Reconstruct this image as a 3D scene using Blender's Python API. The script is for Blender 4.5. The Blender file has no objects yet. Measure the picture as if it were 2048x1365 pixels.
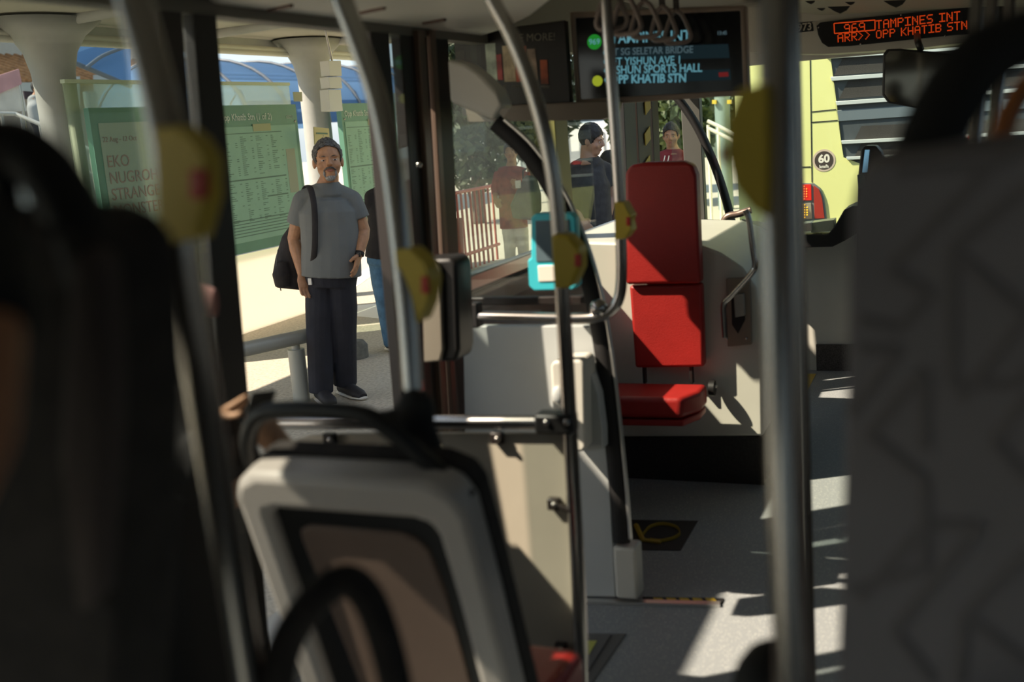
import bpy, bmesh, math, random
from mathutils import Vector as V3, Matrix, noise as mnoise
random.seed(7)
sc = bpy.context.scene
COL = sc.collection

# ------------------------------------------------------------------ camera, sky, sun, exposure
FPX = 2200.0
HC = 1.9
PITCH, YAW, ROLL = math.radians(10.96), math.radians(22.8), math.radians(4.4)
FW = V3((-math.sin(YAW)*math.cos(PITCH), math.cos(YAW)*math.cos(PITCH), -math.sin(PITCH)))
_r0 = V3((math.cos(YAW), math.sin(YAW), 0)); _u0 = _r0.cross(FW)
RT = _r0*math.cos(ROLL) - _u0*math.sin(ROLL)
UP = _u0*math.cos(ROLL) + _r0*math.sin(ROLL)
CAM = V3((0, 0, HC))
cd = bpy.data.cameras.new('camera'); cam = bpy.data.objects.new('camera', cd); COL.objects.link(cam)
m = Matrix.Identity(4)
for i in range(3):
    m[i][0] = RT[i]; m[i][1] = UP[i]; m[i][2] = -FW[i]; m[i][3] = CAM[i]
cam.matrix_world = m
cd.sensor_width = 36; cd.lens = FPX/2048*36; cd.clip_start = .02; cd.clip_end = 300
cd.dof.use_dof = True; cd.dof.focus_distance = 8.2; cd.dof.aperture_fstop = 2.2
sc.camera = cam

w = bpy.data.worlds.new('sky'); sc.world = w; w.use_nodes = True
nt = w.node_tree; nt.nodes.clear()
sky = nt.nodes.new('ShaderNodeTexSky'); sky.sky_type = 'NISHITA'; sky.sun_disc = False
sky.sun_elevation = math.radians(42); sky.sun_rotation = math.radians(230); sky.dust_density = 1.0
mixw = nt.nodes.new('ShaderNodeMix'); mixw.data_type = 'RGBA'; mixw.inputs[0].default_value = .6
mixw.inputs[7].default_value = (2.75, 3.3, 3.85, 1)
bg = nt.nodes.new('ShaderNodeBackground'); bg.inputs[1].default_value = .19
ow = nt.nodes.new('ShaderNodeOutputWorld')
nt.links.new(sky.outputs[0], mixw.inputs[6]); nt.links.new(mixw.outputs[2], bg.inputs[0]); nt.links.new(bg.outputs[0], ow.inputs[0])

SUND = V3((1, .62, -1.22)).normalized()
sd = bpy.data.lights.new('sun', 'SUN'); sd.energy = 6.8; sd.color = (1, .86, .68); sd.angle = math.radians(.6)
sun = bpy.data.objects.new('sun', sd); COL.objects.link(sun)
sun.rotation_euler = (-SUND).to_track_quat('Z', 'Y').to_euler(); sun.location = (-8, -4, 10)

sc.view_settings.view_transform = 'Standard'; sc.view_settings.look = 'None'
sc.view_settings.exposure = 0.56; sc.view_settings.gamma = 1.0; sc.view_settings.use_curve_mapping = False

# ------------------------------------------------------------------ geometry helpers
def ray(x, y): return FW + RT*((x-1024)/FPX) - UP*((y-682.5)/FPX)
def onX(x, y, v): d = ray(x, y); return CAM + d*((v-CAM.x)/d.x)
def onY(x, y, v): d = ray(x, y); return CAM + d*((v-CAM.y)/d.y)
def onZ(x, y, v): d = ray(x, y); return CAM + d*((v-CAM.z)/d.z)
def at(x, y, dep): return CAM + ray(x, y)*dep
HN = V3((-math.sin(YAW), math.cos(YAW), 0)); HR = V3((math.cos(YAW), math.sin(YAW), 0))
class Stand:                       # an upright plane through a ground point, square to the viewing direction
    def __init__(s, p): s.p = V3(p)
    def __call__(s, x, y, off=0):
        d = ray(x, y); return CAM + d*(((s.p-CAM).dot(HN)+off)/d.dot(HN))

def off_of(parent):
    o = V3((0, 0, 0))
    while parent is not None:
        o += parent.location; parent = parent.parent
    return o
def tag(o, label=None, cat=None, group=None, kind=None):
    if label: o['label'] = label
    if cat: o['category'] = cat
    if group: o['group'] = group
    if kind: o['kind'] = kind
    return o
def root(name, label, cat, loc, group=None):
    o = bpy.data.objects.new(name, None); COL.objects.link(o); o.location = loc; o.empty_display_size = .05
    return tag(o, label, cat, group)
def finish(name, bm, mat, parent=None, smooth=False, bevel=0, seg=2):
    bmesh.ops.recalc_face_normals(bm, faces=bm.faces)
    me = bpy.data.meshes.new(name); bm.to_mesh(me); bm.free()
    return link(name, me, mat, parent, smooth, bevel, seg)
def link(name, me, mat, parent=None, smooth=False, bevel=0, seg=2):
    o = bpy.data.objects.new(name, me); COL.objects.link(o)
    if parent is not None:
        off = off_of(parent); o.parent = parent
        me.transform(Matrix.Translation(-off))
    else:                           # origin at the base centre of the mesh
        if me.vertices:
            xs = [v.co for v in me.vertices]
            c = V3(((min(a.x for a in xs)+max(a.x for a in xs))/2, (min(a.y for a in xs)+max(a.y for a in xs))/2, min(a.z for a in xs)))
            me.transform(Matrix.Translation(-c)); o.location = c
    if mat is not None:
        for mm in (mat if isinstance(mat, (list, tuple)) else [mat]): me.materials.append(mm)
    if smooth:
        for p in me.polygons: p.use_smooth = True
    if bevel:
        b = o.modifiers.new('bevel', 'BEVEL'); b.width = bevel; b.segments = seg; b.limit_method = 'ANGLE'; b.angle_limit = .6
        b.harden_normals = False
        for p in me.polygons: p.use_smooth = True
        try: me.set_sharp_from_angle(angle=math.radians(50))
        except Exception: pass
    return o
def add_box(bm, lo, hi, mi=0):
    vs = [bm.verts.new((x, y, z)) for x in (lo[0], hi[0]) for y in (lo[1], hi[1]) for z in (lo[2], hi[2])]
    for f in ((0,1,3,2), (4,6,7,5), (0,4,5,1), (2,3,7,6), (0,2,6,4), (1,5,7,3)):
        fc = bm.faces.new([vs[i] for i in f]); fc.material_index = mi
def box(name, lo, hi, mat, parent=None, bevel=0, seg=2):
    bm = bmesh.new(); add_box(bm, [min(a, b) for a, b in zip(lo, hi)], [max(a, b) for a, b in zip(lo, hi)])
    return finish(name, bm, mat, parent, bevel=bevel, seg=seg)
def add_prism(bm, pts, ext):
    pts = [V3(p) for p in pts]; ext = V3(ext)
    a = [bm.verts.new(p) for p in pts]; b = [bm.verts.new(p+ext) for p in pts]
    n = len(pts)
    f1 = bm.faces.new(a); f2 = bm.faces.new(list(reversed(b)))
    for i in range(n): bm.faces.new((a[i], a[(i+1) % n], b[(i+1) % n], b[i]))
def prism(name, pts, ext, mat, parent=None, bevel=0, seg=2):
    bm = bmesh.new(); add_prism(bm, pts, ext)
    bmesh.ops.triangulate(bm, faces=[f for f in bm.faces if len(f.verts) > 4])
    return finish(name, bm, mat, parent, bevel=bevel, seg=seg)
def ring_prism(name, outer, inner, ext, mat, parent=None, bevel=0):
    bm = bmesh.new(); ext = V3(ext); n = len(outer)
    A = [bm.verts.new(p) for p in outer]; B = [bm.verts.new(p) for p in inner]
    C = [bm.verts.new(V3(p)+ext) for p in outer]; D = [bm.verts.new(V3(p)+ext) for p in inner]
    for i in range(n):
        j = (i+1) % n
        bm.faces.new((A[i], A[j], B[j], B[i])); bm.faces.new((C[i], D[i], D[j], C[j]))
        bm.faces.new((A[i], C[i], C[j], A[j])); bm.faces.new((B[i], B[j], D[j], D[i]))
    return finish(name, bm, mat, parent, bevel=bevel)
def catmull(pts, k=6):
    pts = [V3(p) for p in pts]
    if len(pts) < 3: return pts
    P = [pts[0]*2-pts[1]] + pts + [pts[-1]*2-pts[-2]]
    out = []
    for i in range(1, len(P)-2):
        for j in range(k):
            t = j/k; a, b, c, d = P[i-1], P[i], P[i+1], P[i+2]
            out.append(.5*((2*b)+(c-a)*t+(2*a-5*b+4*c-d)*t*t+(3*b-a-3*c+d)*t**3))
    out.append(pts[-1]); return out
def add_sweep(bm, pts, r, n=14, flat=1.0, closed=False, up=None):
    pts = [V3(p) for p in pts]; N = len(pts)
    if not isinstance(r, (list, tuple)): r = [r]*N
    tang = []
    for i in range(N):
        if closed: t = pts[(i+1) % N]-pts[i-1]
        else: t = pts[min(i+1, N-1)]-pts[max(i-1, 0)]
        tang.append(t.normalized())
    a = V3(up) if up is not None else (V3((0, 0, 1)) if abs(tang[0].z) < .9 else V3((1, 0, 0)))
    nrm = (a-tang[0]*a.dot(tang[0])).normalized(); rings = []
    for i in range(N):
        src = V3(up) if up is not None else nrm
        nrm2 = src-tang[i]*src.dot(tang[i])
        nrm = nrm2.normalized() if nrm2.length > 1e-4 else nrm
        bn = tang[i].cross(nrm)
        rings.append([bm.verts.new(pts[i]+(nrm*math.cos(6.28318*k/n)+bn*flat*math.sin(6.28318*k/n))*r[i]) for k in range(n)])
    M = N if closed else N-1
    for i in range(M):
        A, B = rings[i], rings[(i+1) % N]
        for k in range(n): bm.faces.new((A[k], A[(k+1) % n], B[(k+1) % n], B[k]))
    if not closed:
        bm.faces.new(rings[0]); bm.faces.new(list(reversed(rings[-1])))
def tube(name, pts, r, mat, parent=None, k=6, n=14, flat=1.0, closed=False, up=None, smooth_path=True):
    if smooth_path and not closed:
        pp = catmull(pts, k)
        if isinstance(r, (list, tuple)):
            rr = []
            for i in range(len(pts)-1):
                for j in range(k): rr.append(r[i]+(r[i+1]-r[i])*j/k)
            rr.append(r[-1]); r = rr if len(pts) > 2 else list(r)
    else: pp = pts
    bm = bmesh.new(); add_sweep(bm, pp, r, n, flat, closed, up)
    o = finish(name, bm, mat, parent, smooth=True)
    try: o.data.set_sharp_from_angle(angle=math.radians(60))
    except Exception: pass
    return o
def add_ball(bm, c, rad, fr=None, u=16, v=10):
    c = V3(c); rad = (rad,)*3 if not isinstance(rad, (list, tuple)) else rad
    fr = fr or (V3((1,0,0)), V3((0,1,0)), V3((0,0,1)))
    g = bmesh.ops.create_uvsphere(bm, u_segments=u, v_segments=v, radius=1)
    for vt in g['verts']:
        p = vt.co.copy(); vt.co = c + fr[0]*p.x*rad[0] + fr[1]*p.y*rad[1] + fr[2]*p.z*rad[2]
def ball(name, c, rad, mat, parent=None, fr=None, u=16, v=10):
    bm = bmesh.new(); add_ball(bm, c, rad, fr, u, v); return finish(name, bm, mat, parent, smooth=True)
def disc(name, c, r, axis, th, mat, parent=None, n=32):
    axis = V3(axis).normalized(); return tube(name, [V3(c), V3(c)+axis*th], r, mat, parent, n=n, smooth_path=False)
def add_chain(bm, pts, rad, rvec, n=14):
    """closed elliptical loft; rad = [(rx, ry)], rvec = direction of rx"""
    pts = [V3(p) for p in pts]; N = len(pts); rings = []
    for i in range(N):
        t = (pts[min(i+1, N-1)]-pts[max(i-1, 0)]).normalized()
        a = V3(rvec); a = (a-t*a.dot(t)).normalized(); b = t.cross(a)
        rx, ry = rad[i] if isinstance(rad[i], (list, tuple)) else (rad[i], rad[i])
        rings.append([bm.verts.new(pts[i]+a*rx*math.cos(6.28318*k/n)+b*ry*math.sin(6.28318*k/n)) for k in range(n)])
    for i in range(N-1):
        A, B = rings[i], rings[i+1]
        for k in range(n): bm.faces.new((A[k], A[(k+1) % n], B[(k+1) % n], B[k]))
    bm.faces.new(list(reversed(rings[0]))); bm.faces.new(rings[-1])
def fuse(name, bm, mat, parent, vox, smooth_it=3, fac=.5):
    """one continuous surface out of overlapping closed volumes"""
    bmesh.ops.recalc_face_normals(bm, faces=bm.faces)
    me = bpy.data.meshes.new(name); bm.to_mesh(me); bm.free()
    t = bpy.data.objects.new('tmp', me); COL.objects.link(t)
    r = t.modifiers.new('r', 'REMESH'); r.mode = 'VOXEL'; r.voxel_size = vox
    s = t.modifiers.new('s', 'SMOOTH'); s.iterations = smooth_it; s.factor = fac
    dg = bpy.context.evaluated_depsgraph_get(); dg.update()
    nm = bpy.data.meshes.new_from_object(t.evaluated_get(dg), depsgraph=dg)
    bpy.data.objects.remove(t); nm.name = name; nm.materials.clear()
    return link(name, nm, mat, parent, smooth=True)
def text(name, s, pos, size, mat, parent, right=(1,0,0), up=(0,0,1), align='LEFT', bold=0, ext=.0008, sx=1.0, lift=.0015, space=1.0):
    cu = bpy.data.curves.new(name, 'FONT'); cu.body = s; cu.size = size; cu.align_x = align; cu.align_y = 'BOTTOM_BASELINE'
    cu.offset = bold; cu.extrude = ext; cu.resolution_u = 3; cu.space_character = space
    t = bpy.data.objects.new('tmp', cu); COL.objects.link(t)
    dg = bpy.context.evaluated_depsgraph_get(); dg.update()
    me = bpy.data.meshes.new_from_object(t.evaluated_get(dg), depsgraph=dg); bpy.data.objects.remove(t)
    R_, U_ = V3(right).normalized(), V3(up).normalized(); N_ = R_.cross(U_)
    mm = Matrix.Identity(4)
    for i in range(3): mm[i][0] = R_[i]*sx; mm[i][1] = U_[i]; mm[i][2] = N_[i]; mm[i][3] = pos[i]+N_[i]*lift
    me.transform(mm); me.materials.clear()
    return link(name, me, mat, parent)

# ------------------------------------------------------------------ materials
MATS = {}
def mat(name, col, rough=.55, metal=0, noise=0, nscale=20, bump=0, bscale=60, col2=None, coat=0, spec=.5, transl=0, emit=None, es=0):
    if name in MATS: return MATS[name]
    mt = bpy.data.materials.new(name); mt.use_nodes = True; t = mt.node_tree; b = t.nodes['Principled BSDF']
    b.inputs['Base Color'].default_value = (*col, 1); b.inputs['Roughness'].default_value = rough
    b.inputs['Metallic'].default_value = metal; b.inputs['Coat Weight'].default_value = coat
    b.inputs['Specular IOR Level'].default_value = spec
    if emit: b.inputs['Emission Color'].default_value = (*emit, 1); b.inputs['Emission Strength'].default_value = es
    tc = t.nodes.new('ShaderNodeTexCoord')
    if noise or col2:
        nz = t.nodes.new('ShaderNodeTexNoise'); nz.inputs['Scale'].default_value = nscale; nz.inputs['Detail'].default_value = 6
        t.links.new(tc.outputs['Object'], nz.inputs['Vector'])
        cr = t.nodes.new('ShaderNodeValToRGB'); cr.color_ramp.elements[0].position = .35; cr.color_ramp.elements[1].position = .65
        c2 = col2 if col2 else tuple(c*(1+noise) for c in col)
        c1 = col if col2 else tuple(c*(1-noise) for c in col)
        cr.color_ramp.elements[0].color = (*c1, 1); cr.color_ramp.elements[1].color = (*c2, 1)
        t.links.new(nz.outputs['Fac'], cr.inputs['Fac']); t.links.new(cr.outputs['Color'], b.inputs['Base Color'])
    if bump:
        n2 = t.nodes.new('ShaderNodeTexNoise'); n2.inputs['Scale'].default_value = bscale; n2.inputs['Detail'].default_value = 4
        t.links.new(tc.outputs['Object'], n2.inputs['Vector'])
        bp = t.nodes.new('ShaderNodeBump'); bp.inputs['Strength'].default_value = bump; bp.inputs['Distance'].default_value = .01
        t.links.new(n2.outputs['Fac'], bp.inputs['Height']); t.links.new(bp.outputs['Normal'], b.inputs['Normal'])
    if transl:
        tr = t.nodes.new('ShaderNodeBsdfTranslucent'); tr.inputs[0].default_value = (*col, 1)
        mx = t.nodes.new('ShaderNodeMixShader'); mx.inputs[0].default_value = transl
        t.links.new(b.outputs[0], mx.inputs[1]); t.links.new(tr.outputs[0], mx.inputs[2])
        t.links.new(mx.outputs[0], t.nodes['Material Output'].inputs[0])
    MATS[name] = mt; return mt
def glass(name, tint=(.8,.88,.85), refl=1.0, body=None, bodyfac=0):
    if name in MATS: return MATS[name]
    mt = bpy.data.materials.new(name); mt.use_nodes = True; t = mt.node_tree; t.nodes.clear()
    tr = t.nodes.new('ShaderNodeBsdfTransparent'); tr.inputs[0].default_value = (*tint, 1)
    gl = t.nodes.new('ShaderNodeBsdfGlossy'); gl.inputs['Roughness'].default_value = .02
    lw = t.nodes.new('ShaderNodeLayerWeight'); lw.inputs[0].default_value = .5
    pw = t.nodes.new('ShaderNodeMath'); pw.operation = 'POWER'; pw.inputs[1].default_value = 5
    ma = t.nodes.new('ShaderNodeMath'); ma.operation = 'MULTIPLY_ADD'; ma.inputs[1].default_value = .96; ma.inputs[2].default_value = .04
    ml = t.nodes.new('ShaderNodeMath'); ml.operation = 'MULTIPLY'; ml.inputs[1].default_value = refl
    t.links.new(lw.outputs['Facing'], pw.inputs[0]); t.links.new(pw.outputs[0], ma.inputs[0]); t.links.new(ma.outputs[0], ml.inputs[0])
    mx = t.nodes.new('ShaderNodeMixShader'); o = t.nodes.new('ShaderNodeOutputMaterial')
    t.links.new(ml.outputs[0], mx.inputs[0]); t.links.new(tr.outputs[0], mx.inputs[1]); t.links.new(gl.outputs[0], mx.inputs[2])
    last = mx
    if body:
        df = t.nodes.new('ShaderNodeBsdfTranslucent'); df.inputs[0].default_value = (*body, 1)
        m2 = t.nodes.new('ShaderNodeMixShader'); m2.inputs[0].default_value = bodyfac
        t.links.new(mx.outputs[0], m2.inputs[1]); t.links.new(df.outputs[0], m2.inputs[2]); last = m2
    t.links.new(last.outputs[0], o.inputs[0]); MATS[name] = mt; return mt
def emis(name, col, s):
    if name in MATS: return MATS[name]
    mt = bpy.data.materials.new(name); mt.use_nodes = True; t = mt.node_tree; t.nodes.clear()
    e = t.nodes.new('ShaderNodeEmission'); e.inputs[0].default_value = (*col, 1); e.inputs[1].default_value = s
    o = t.nodes.new('ShaderNodeOutputMaterial'); t.links.new(e.outputs[0], o.inputs[0]); MATS[name] = mt; return mt

cream = mat('cream_panel', (.50,.47,.41), .5, noise=.03, nscale=3)
offwhite = mat('offwhite_plastic', (.62,.60,.53), .42, noise=.03, nscale=4)
greypan = mat('grey_white_panel', (.52,.54,.53), .4, noise=.03, nscale=4)
beige = mat('beige_panel', (.50,.45,.36), .55, noise=.04, nscale=5)
black = mat('black_plastic', (.012,.011,.011), .45)
softblack = mat('soft_black_rubber', (.010,.009,.009), .7)
darkbrown = mat('dark_frame_metal', (.022,.016,.014), .4)
steel = mat('brushed_steel', (.50,.47,.445), .23, 1.0, noise=.05, nscale=8)
alu = mat('aluminium_strip', (.70,.69,.66), .35, .9)
yellowp = mat('yellow_plastic', (.62,.45,.045), .42)
redbtn = mat('red_button', (.55,.03,.015), .35)
redvinyl = mat('red_vinyl', (.37,.018,.015), .42, noise=.08, nscale=6, bump=.15, bscale=180)
seatgrey = mat('seat_shell_grey', (.48,.43,.40), .38, noise=.03, nscale=6)
seatbrown = mat('seat_inner_panel', (.165,.108,.084), .6, noise=.06, nscale=8)
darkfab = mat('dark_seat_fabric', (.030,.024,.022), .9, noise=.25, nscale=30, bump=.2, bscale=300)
skin = mat('skin', (.50,.27,.16), .5, noise=.10, nscale=30, spec=.35)
skin2 = mat('tan_skin', (.42,.22,.13), .5, noise=.10, nscale=30, spec=.35)
lips = mat('lips', (.33,.12,.09), .45)
eyew = mat('eye_white', (.55,.52,.48), .3)
eyeb = mat('eye_dark', (.02,.012,.01), .2)
hairblk = mat('black_hair', (.012,.010,.009), .5, noise=.4, nscale=60, bump=.5, bscale=220)
hairgry = mat('salt_pepper_hair', (.030,.027,.024), .7, col2=(.17,.16,.15), nscale=70, bump=.6, bscale=240)
beardg = mat('grey_beard', (.30,.29,.27), .8, noise=.35, nscale=120, bump=.6, bscale=260)
glas = glass('window_glass', (.76,.80,.80), 1.0)
glas2 = glass('partition_glass', (.88,.92,.90), .8, (.5,.55,.55), .035)
shglass = glass('shelter_glass', (.84,.93,.86), .5, (.85,.86,.70), .30)

# ================================================================== BUS INTERIOR: setting
XL, XR, YF, YB, ZF, ZC = -1.79, .74, 7.2, -2.2, .2, 2.55

def floor_material():
    mt = bpy.data.materials.new('speckled_bus_floor'); mt.use_nodes = True; t = mt.node_tree; b = t.nodes['Principled BSDF']
    tc = t.nodes.new('ShaderNodeTexCoord'); vo = t.nodes.new('ShaderNodeTexVoronoi'); vo.inputs['Scale'].default_value = 110
    cr = t.nodes.new('ShaderNodeValToRGB'); cr.color_ramp.elements[0].color = (.78,.76,.70,1); cr.color_ramp.elements[1].color = (.34,.36,.37,1)
    cr.color_ramp.elements[0].position = .08; cr.color_ramp.elements[1].position = .30
    nz = t.nodes.new('ShaderNodeTexNoise'); nz.inputs['Scale'].default_value = 220
    mx = t.nodes.new('ShaderNodeMix'); mx.data_type = 'RGBA'; mx.blend_type = 'MULTIPLY'; mx.inputs[0].default_value = .3
    t.links.new(tc.outputs['Object'], vo.inputs['Vector']); t.links.new(tc.outputs['Object'], nz.inputs['Vector'])
    t.links.new(vo.outputs['Distance'], cr.inputs['Fac']); t.links.new(cr.outputs['Color'], mx.inputs[6])
    t.links.new(nz.outputs['Fac'], mx.inputs[7]); t.links.new(mx.outputs[2], b.inputs['Base Color'])
    b.inputs['Roughness'].default_value = .6; return mt
floorm = floor_material()
ST = dict(kind='structure')
def S(o): return tag(o, kind='structure')
S(box('floor', (XL, YB, ZF-.1), (XR, YF, ZF), floorm))
S(box('floor_platform', (XL+.002, YB, ZF+.001), (XR-.002, 1.95, ZF+.3), floorm))
S(box('ceiling', (XL, YB, ZC), (XR, YF, ZC+.06), cream))
bm = bmesh.new()
add_box(bm, (XL, YB-.06, ZF-.1), (XR, YB, 1.3)); add_box(bm, (XL, YB-.06, 2.2), (XR, YB, ZC+.06)); add_box(bm, (XL, YB-.06, 1.3), (XL+.2, YB, 2.2)); add_box(bm, (XR-.2, YB-.06, 1.3), (XR, YB, 2.2))
S(finish('wall_rear', bm, mat('dark_wall_trim', (.07,.06,.055), .6)))
S(box('window_5', (XL+.2, YB-.04, 1.3), (XR-.2, YB-.03, 2.2), glass('dark_tinted_glass', (.38,.40,.40), 1.0)))
# left wall: below and above the windows, split by the two doorways
bm = bmesh.new()
for a, b, z1 in ((YB, 2.27, 1.05), (3.58, 6.12, 1.34), (7.05, 7.2, 1.0)):
    add_box(bm, (XL-.06, a, ZF-.1), (XL, b, z1))
for a, b in ((YB, 7.2),): add_box(bm, (XL-.06, a, 2.24), (XL, b, ZC+.06))
S(finish('wall_left', bm, mat('left_wall_trim', (.20,.19,.165), .55)))
bm = bmesh.new()
add_box(bm, (XR, YB, ZF-.1), (XR+.06, 7.2, 1.1)); add_box(bm, (XR, YB, 2.15), (XR+.06, 7.2, ZC+.06))
for y in (-1.4, .3, 2.0, 3.7, 5.2, 6.9): add_box(bm, (XR, y, 1.1), (XR+.06, y+.12, 2.15))
S(finish('wall_right', bm, mat('dark_wall_trim', (.07,.06,.055), .6)))
S(box('window_1', (XR+.02, YB, 1.1), (XR+.03, 7.2, 2.15), glass('dark_tinted_glass', (.38,.40,.40), 1.0)))
# window frames on the left side
bm = bmesh.new()
for a, b in ((-1.2, -1.08), (.55, .66)): add_box(bm, (XL-.06, a, 1.05), (XL, b, 2.24))
S(finish('trim_1', bm, softblack))
S(box('window_2', (XL-.035, YB, 1.05), (XL-.025, 2.13, 2.24), glas))
S(box('window_3', (XL-.035, 3.72, 1.34), (XL-.025, 5.60, 2.24), glass('clear_glass', (.93,.96,.94), .38)))
S(box('trim_2', (XL, 3.62, 1.30), (XL+.05, 6.1, 1.36), alu, bevel=.006))
S(box('trim_3', (XL, 3.62, 1.20), (XL+.03, 6.1, 1.28), mat('grey_sill', (.30,.30,.27), .45), bevel=.006))

# pillars that frame the middle doorway
pa = lambda x, y: onX(x, y, XL)
def wallquad(name, px, th, m_, parent=None, bev=.004): return prism(name, [onX(x, y, XL) for x, y in px], (-th, 0, 0), m_, parent, bev)

# ---- middle doorway leaf standing open on the rear side
d1 = root('bus_door_leaf', 'dark narrow door leaf standing open left of the grey-shirted man', 'door', (XL, 2.15, ZF+.02))
wallquad('frame', ((320,18),(364,18),(432,880),(486,1365),(416,1365),(390,880)), .035, darkbrown, d1)
wallquad('frame', ((386,18),(431,18),(491,790),(545,1365),(490,1365),(444,790)), .035, black, d1)
wallquad('pane', ((364,18),(386,18),(444,790),(490,1365),(484,1365),(426,790)), .006, glas, d1)

d2 = root('bus_door_leaf', 'dark door leaf with vertical strips standing open beside the metal validator box', 'door', (XL, 3.3, ZF+.02))
def strip(x0, x1, s0, s1, m_, nm='frame', th=.04, y0=60, y1=1180, dz=0):
    p = [onX(x0, y0, XL+dz), onX(x1, y0, XL+dz), onX(s1, y1, XL+dz), onX(s0, y1, XL+dz)]
    return prism(nm, p, (-th, 0, 0), m_, d2, .004)
strip(742, 778, 838, 865, darkbrown)
strip(800, 832, 880, 905, darkbrown)
strip(836, 850, 908, 918, mat('bronze_edge', (.20,.14,.11), .35, .5), 'edge_trim', .03, dz=.02)
strip(850, 896, 918, 952, black, dz=.0)
strip(862, 872, 926, 935, mat('bronze_edge', (.20,.14,.11)), 'edge_trim', .02, dz=.03)
strip(778, 800, 865, 880, glas, 'pane', .006)
ball('rivet', onX(838, 330, XL+.03), .012, steel, d2)

# ---- ceiling fairings
prism('ceiling_cover', [onZ(x, y, 2.27) for x, y in ((420,22),(520,38),(640,58),(750,78),(830,92),(880,93),(940,82),(1010,60),(1070,32),(1112,0),(1130,-60),(1100,-260),(700,-420),(330,-420),(380,-80))], (0,0,.2), mat('cover_white', (.80,.80,.70), .45, noise=.02, nscale=3), None, .03, 4)
tag(bpy.data.objects['ceiling_cover'], 'large off-white curved ceiling cover above the middle doorway', 'ceiling panel')
cc = bpy.data.objects['ceiling_cover']
for (x, y) in ((745,20),(868,42),(560,15)):
    p = onZ(x, y, 2.268); tube('slot', [p+V3((-.05,.02,0)), p+V3((.05,-.02,0))], .007, mat('slot_brown', (.12,.07,.05)), cc)

# white triangular cover at the top of the door screen
o = prism('hinge_cover', [onY(x, y, 3.48) for x, y in ((895,118),(930,128),(962,150),(990,178),(1004,212),(985,240),(940,222),(900,205))], (0,.10,0), offwhite, None, .012, 3)
tag(o, 'off-white triangular hinge cover at the top of the glass door screen', 'cover')

# ---- glass and panel screen ahead of the middle door (plane Y = 3.53)
YP = 3.53
scr = root('door_screen', 'grey-white panel and glass screen edged by a curved black band', 'screen', (-1.35, YP, ZF))
P = lambda x, y, o=0: onY(x, y, YP+o)
prism('lower_panel', [P(*q) for q in ((925,652),(1188,652),(1205,800),(1222,1000),(1232,1196),(936,1192))], (0,.035,0), greypan, scr, .005)
prism('upper_glass', [P(x, y, .012) for x, y in ((905,205),(985,240),(1010,262),(1085,350),(1140,450),(1175,560),(1188,640),(925,640))], (0,.010,0), glas2, scr)
band = [(992,246),(1050,300),(1108,384),(1152,480),(1185,590),(1208,720),(1224,860),(1236,980),(1244,1085)]
tube('curved_band', [P(x, y) for x, y in band], .031, softblack, scr, flat=.75)
tube('edge_strip', [P(x+17, y-7, -.01) for x, y in band], .0075, alu, scr)
box('post_foot', P(1231,1198,-.02), P(1284,1079,.07), offwhite, scr, .012, 3)
prism('base_strip', [onZ(1168,1197,ZF+.012), onZ(1440,1203,ZF+.012), onZ(1440,1210,ZF+.012), onZ(1168,1204,ZF+.012)], (0,0,-.011), alu, scr)
box('sill_frame', P(918,612,.0), P(1180,590,.03), darkbrown, scr, .004)

# off-white housing on the screen
hs = root('wall_housing', 'off-white rounded plastic housing low on the door screen', 'housing', P(1140, 900, -.08))
prism('body', [onY(x, y, YP-.15) for x, y in ((1100,732),(1108,722),(1160,720),(1168,730),(1172,895),(1166,905),(1118,905),(1108,890))], (0,.13,0), offwhite, hs, .02, 4)
prism('side_cover', [onY(x, y, YP-.08) for x, y in ((1165,722),(1178,740),(1196,790),(1205,860),(1206,900),(1166,905))], (0,.075,0), greypan, hs, .01, 3)
ball('socket', onY(1116, 790, YP-.155), (.022,.012,.03), greypan, hs)

# handrail: drops from the ceiling, turns and runs back to the wall
hr = root('handrail', 'steel handrail that drops from the ceiling and bends left along the glass screen', 'handrail', (-.85, 3.3, 1.3))
YH = 3.33
hp = [onY(x, y, YH) for x, y in ((1208,-60),(1216,60),(1226,200),(1234,320),(1240,420),(1243,500),(1243,560))]
hq = [onY(x, y, YH) for x, y in ((1238,596),(1224,620),(1200,633),(1160,637),(1080,636),(950,633))]
tube('rail', hp+hq, .0185, steel, hr)
box('wall_bracket', onY(928,606,YH)+V3((-.02,-.02,0)), onY(962,655,YH)+V3((0,.03,0)), black, hr, .006)
ball('joint', onY(1197,617,YH-.005), .030, steel, hr)

# ---- press-bell boxes
def bell(label, faces_px, plane, th, btn, parent_label=None):
    p0 = plane(*faces_px[0]); r = root('bell_push', label, 'bell', plane(sum(a for a, b in faces_px)/len(faces_px), max(b for a, b in faces_px)), 'yellow bell boxes on the poles')
    N = (p0-CAM); 
    prism('housing', [plane(*q) for q in faces_px], V3((0,th,0)), yellowp, r, .008, 3)
    b0, b1, b2, b3 = btn
    prism('button', [plane(*q)+V3((0,-.005,0)) for q in ((b0,b1),(b2,b1+1),(b2,b3),(b0,b3-1))], V3((0,.012,0)), redbtn, r, .002)
    return r
bell('yellow bell box on the steel handrail beside the red seat', ((1229,405),(1246,405),(1254,420),(1262,432),(1258,442),(1262,462),(1250,478),(1230,480)), lambda x, y: onY(x, y, YH-.05), .07, (1253,434,1261,452))
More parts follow.
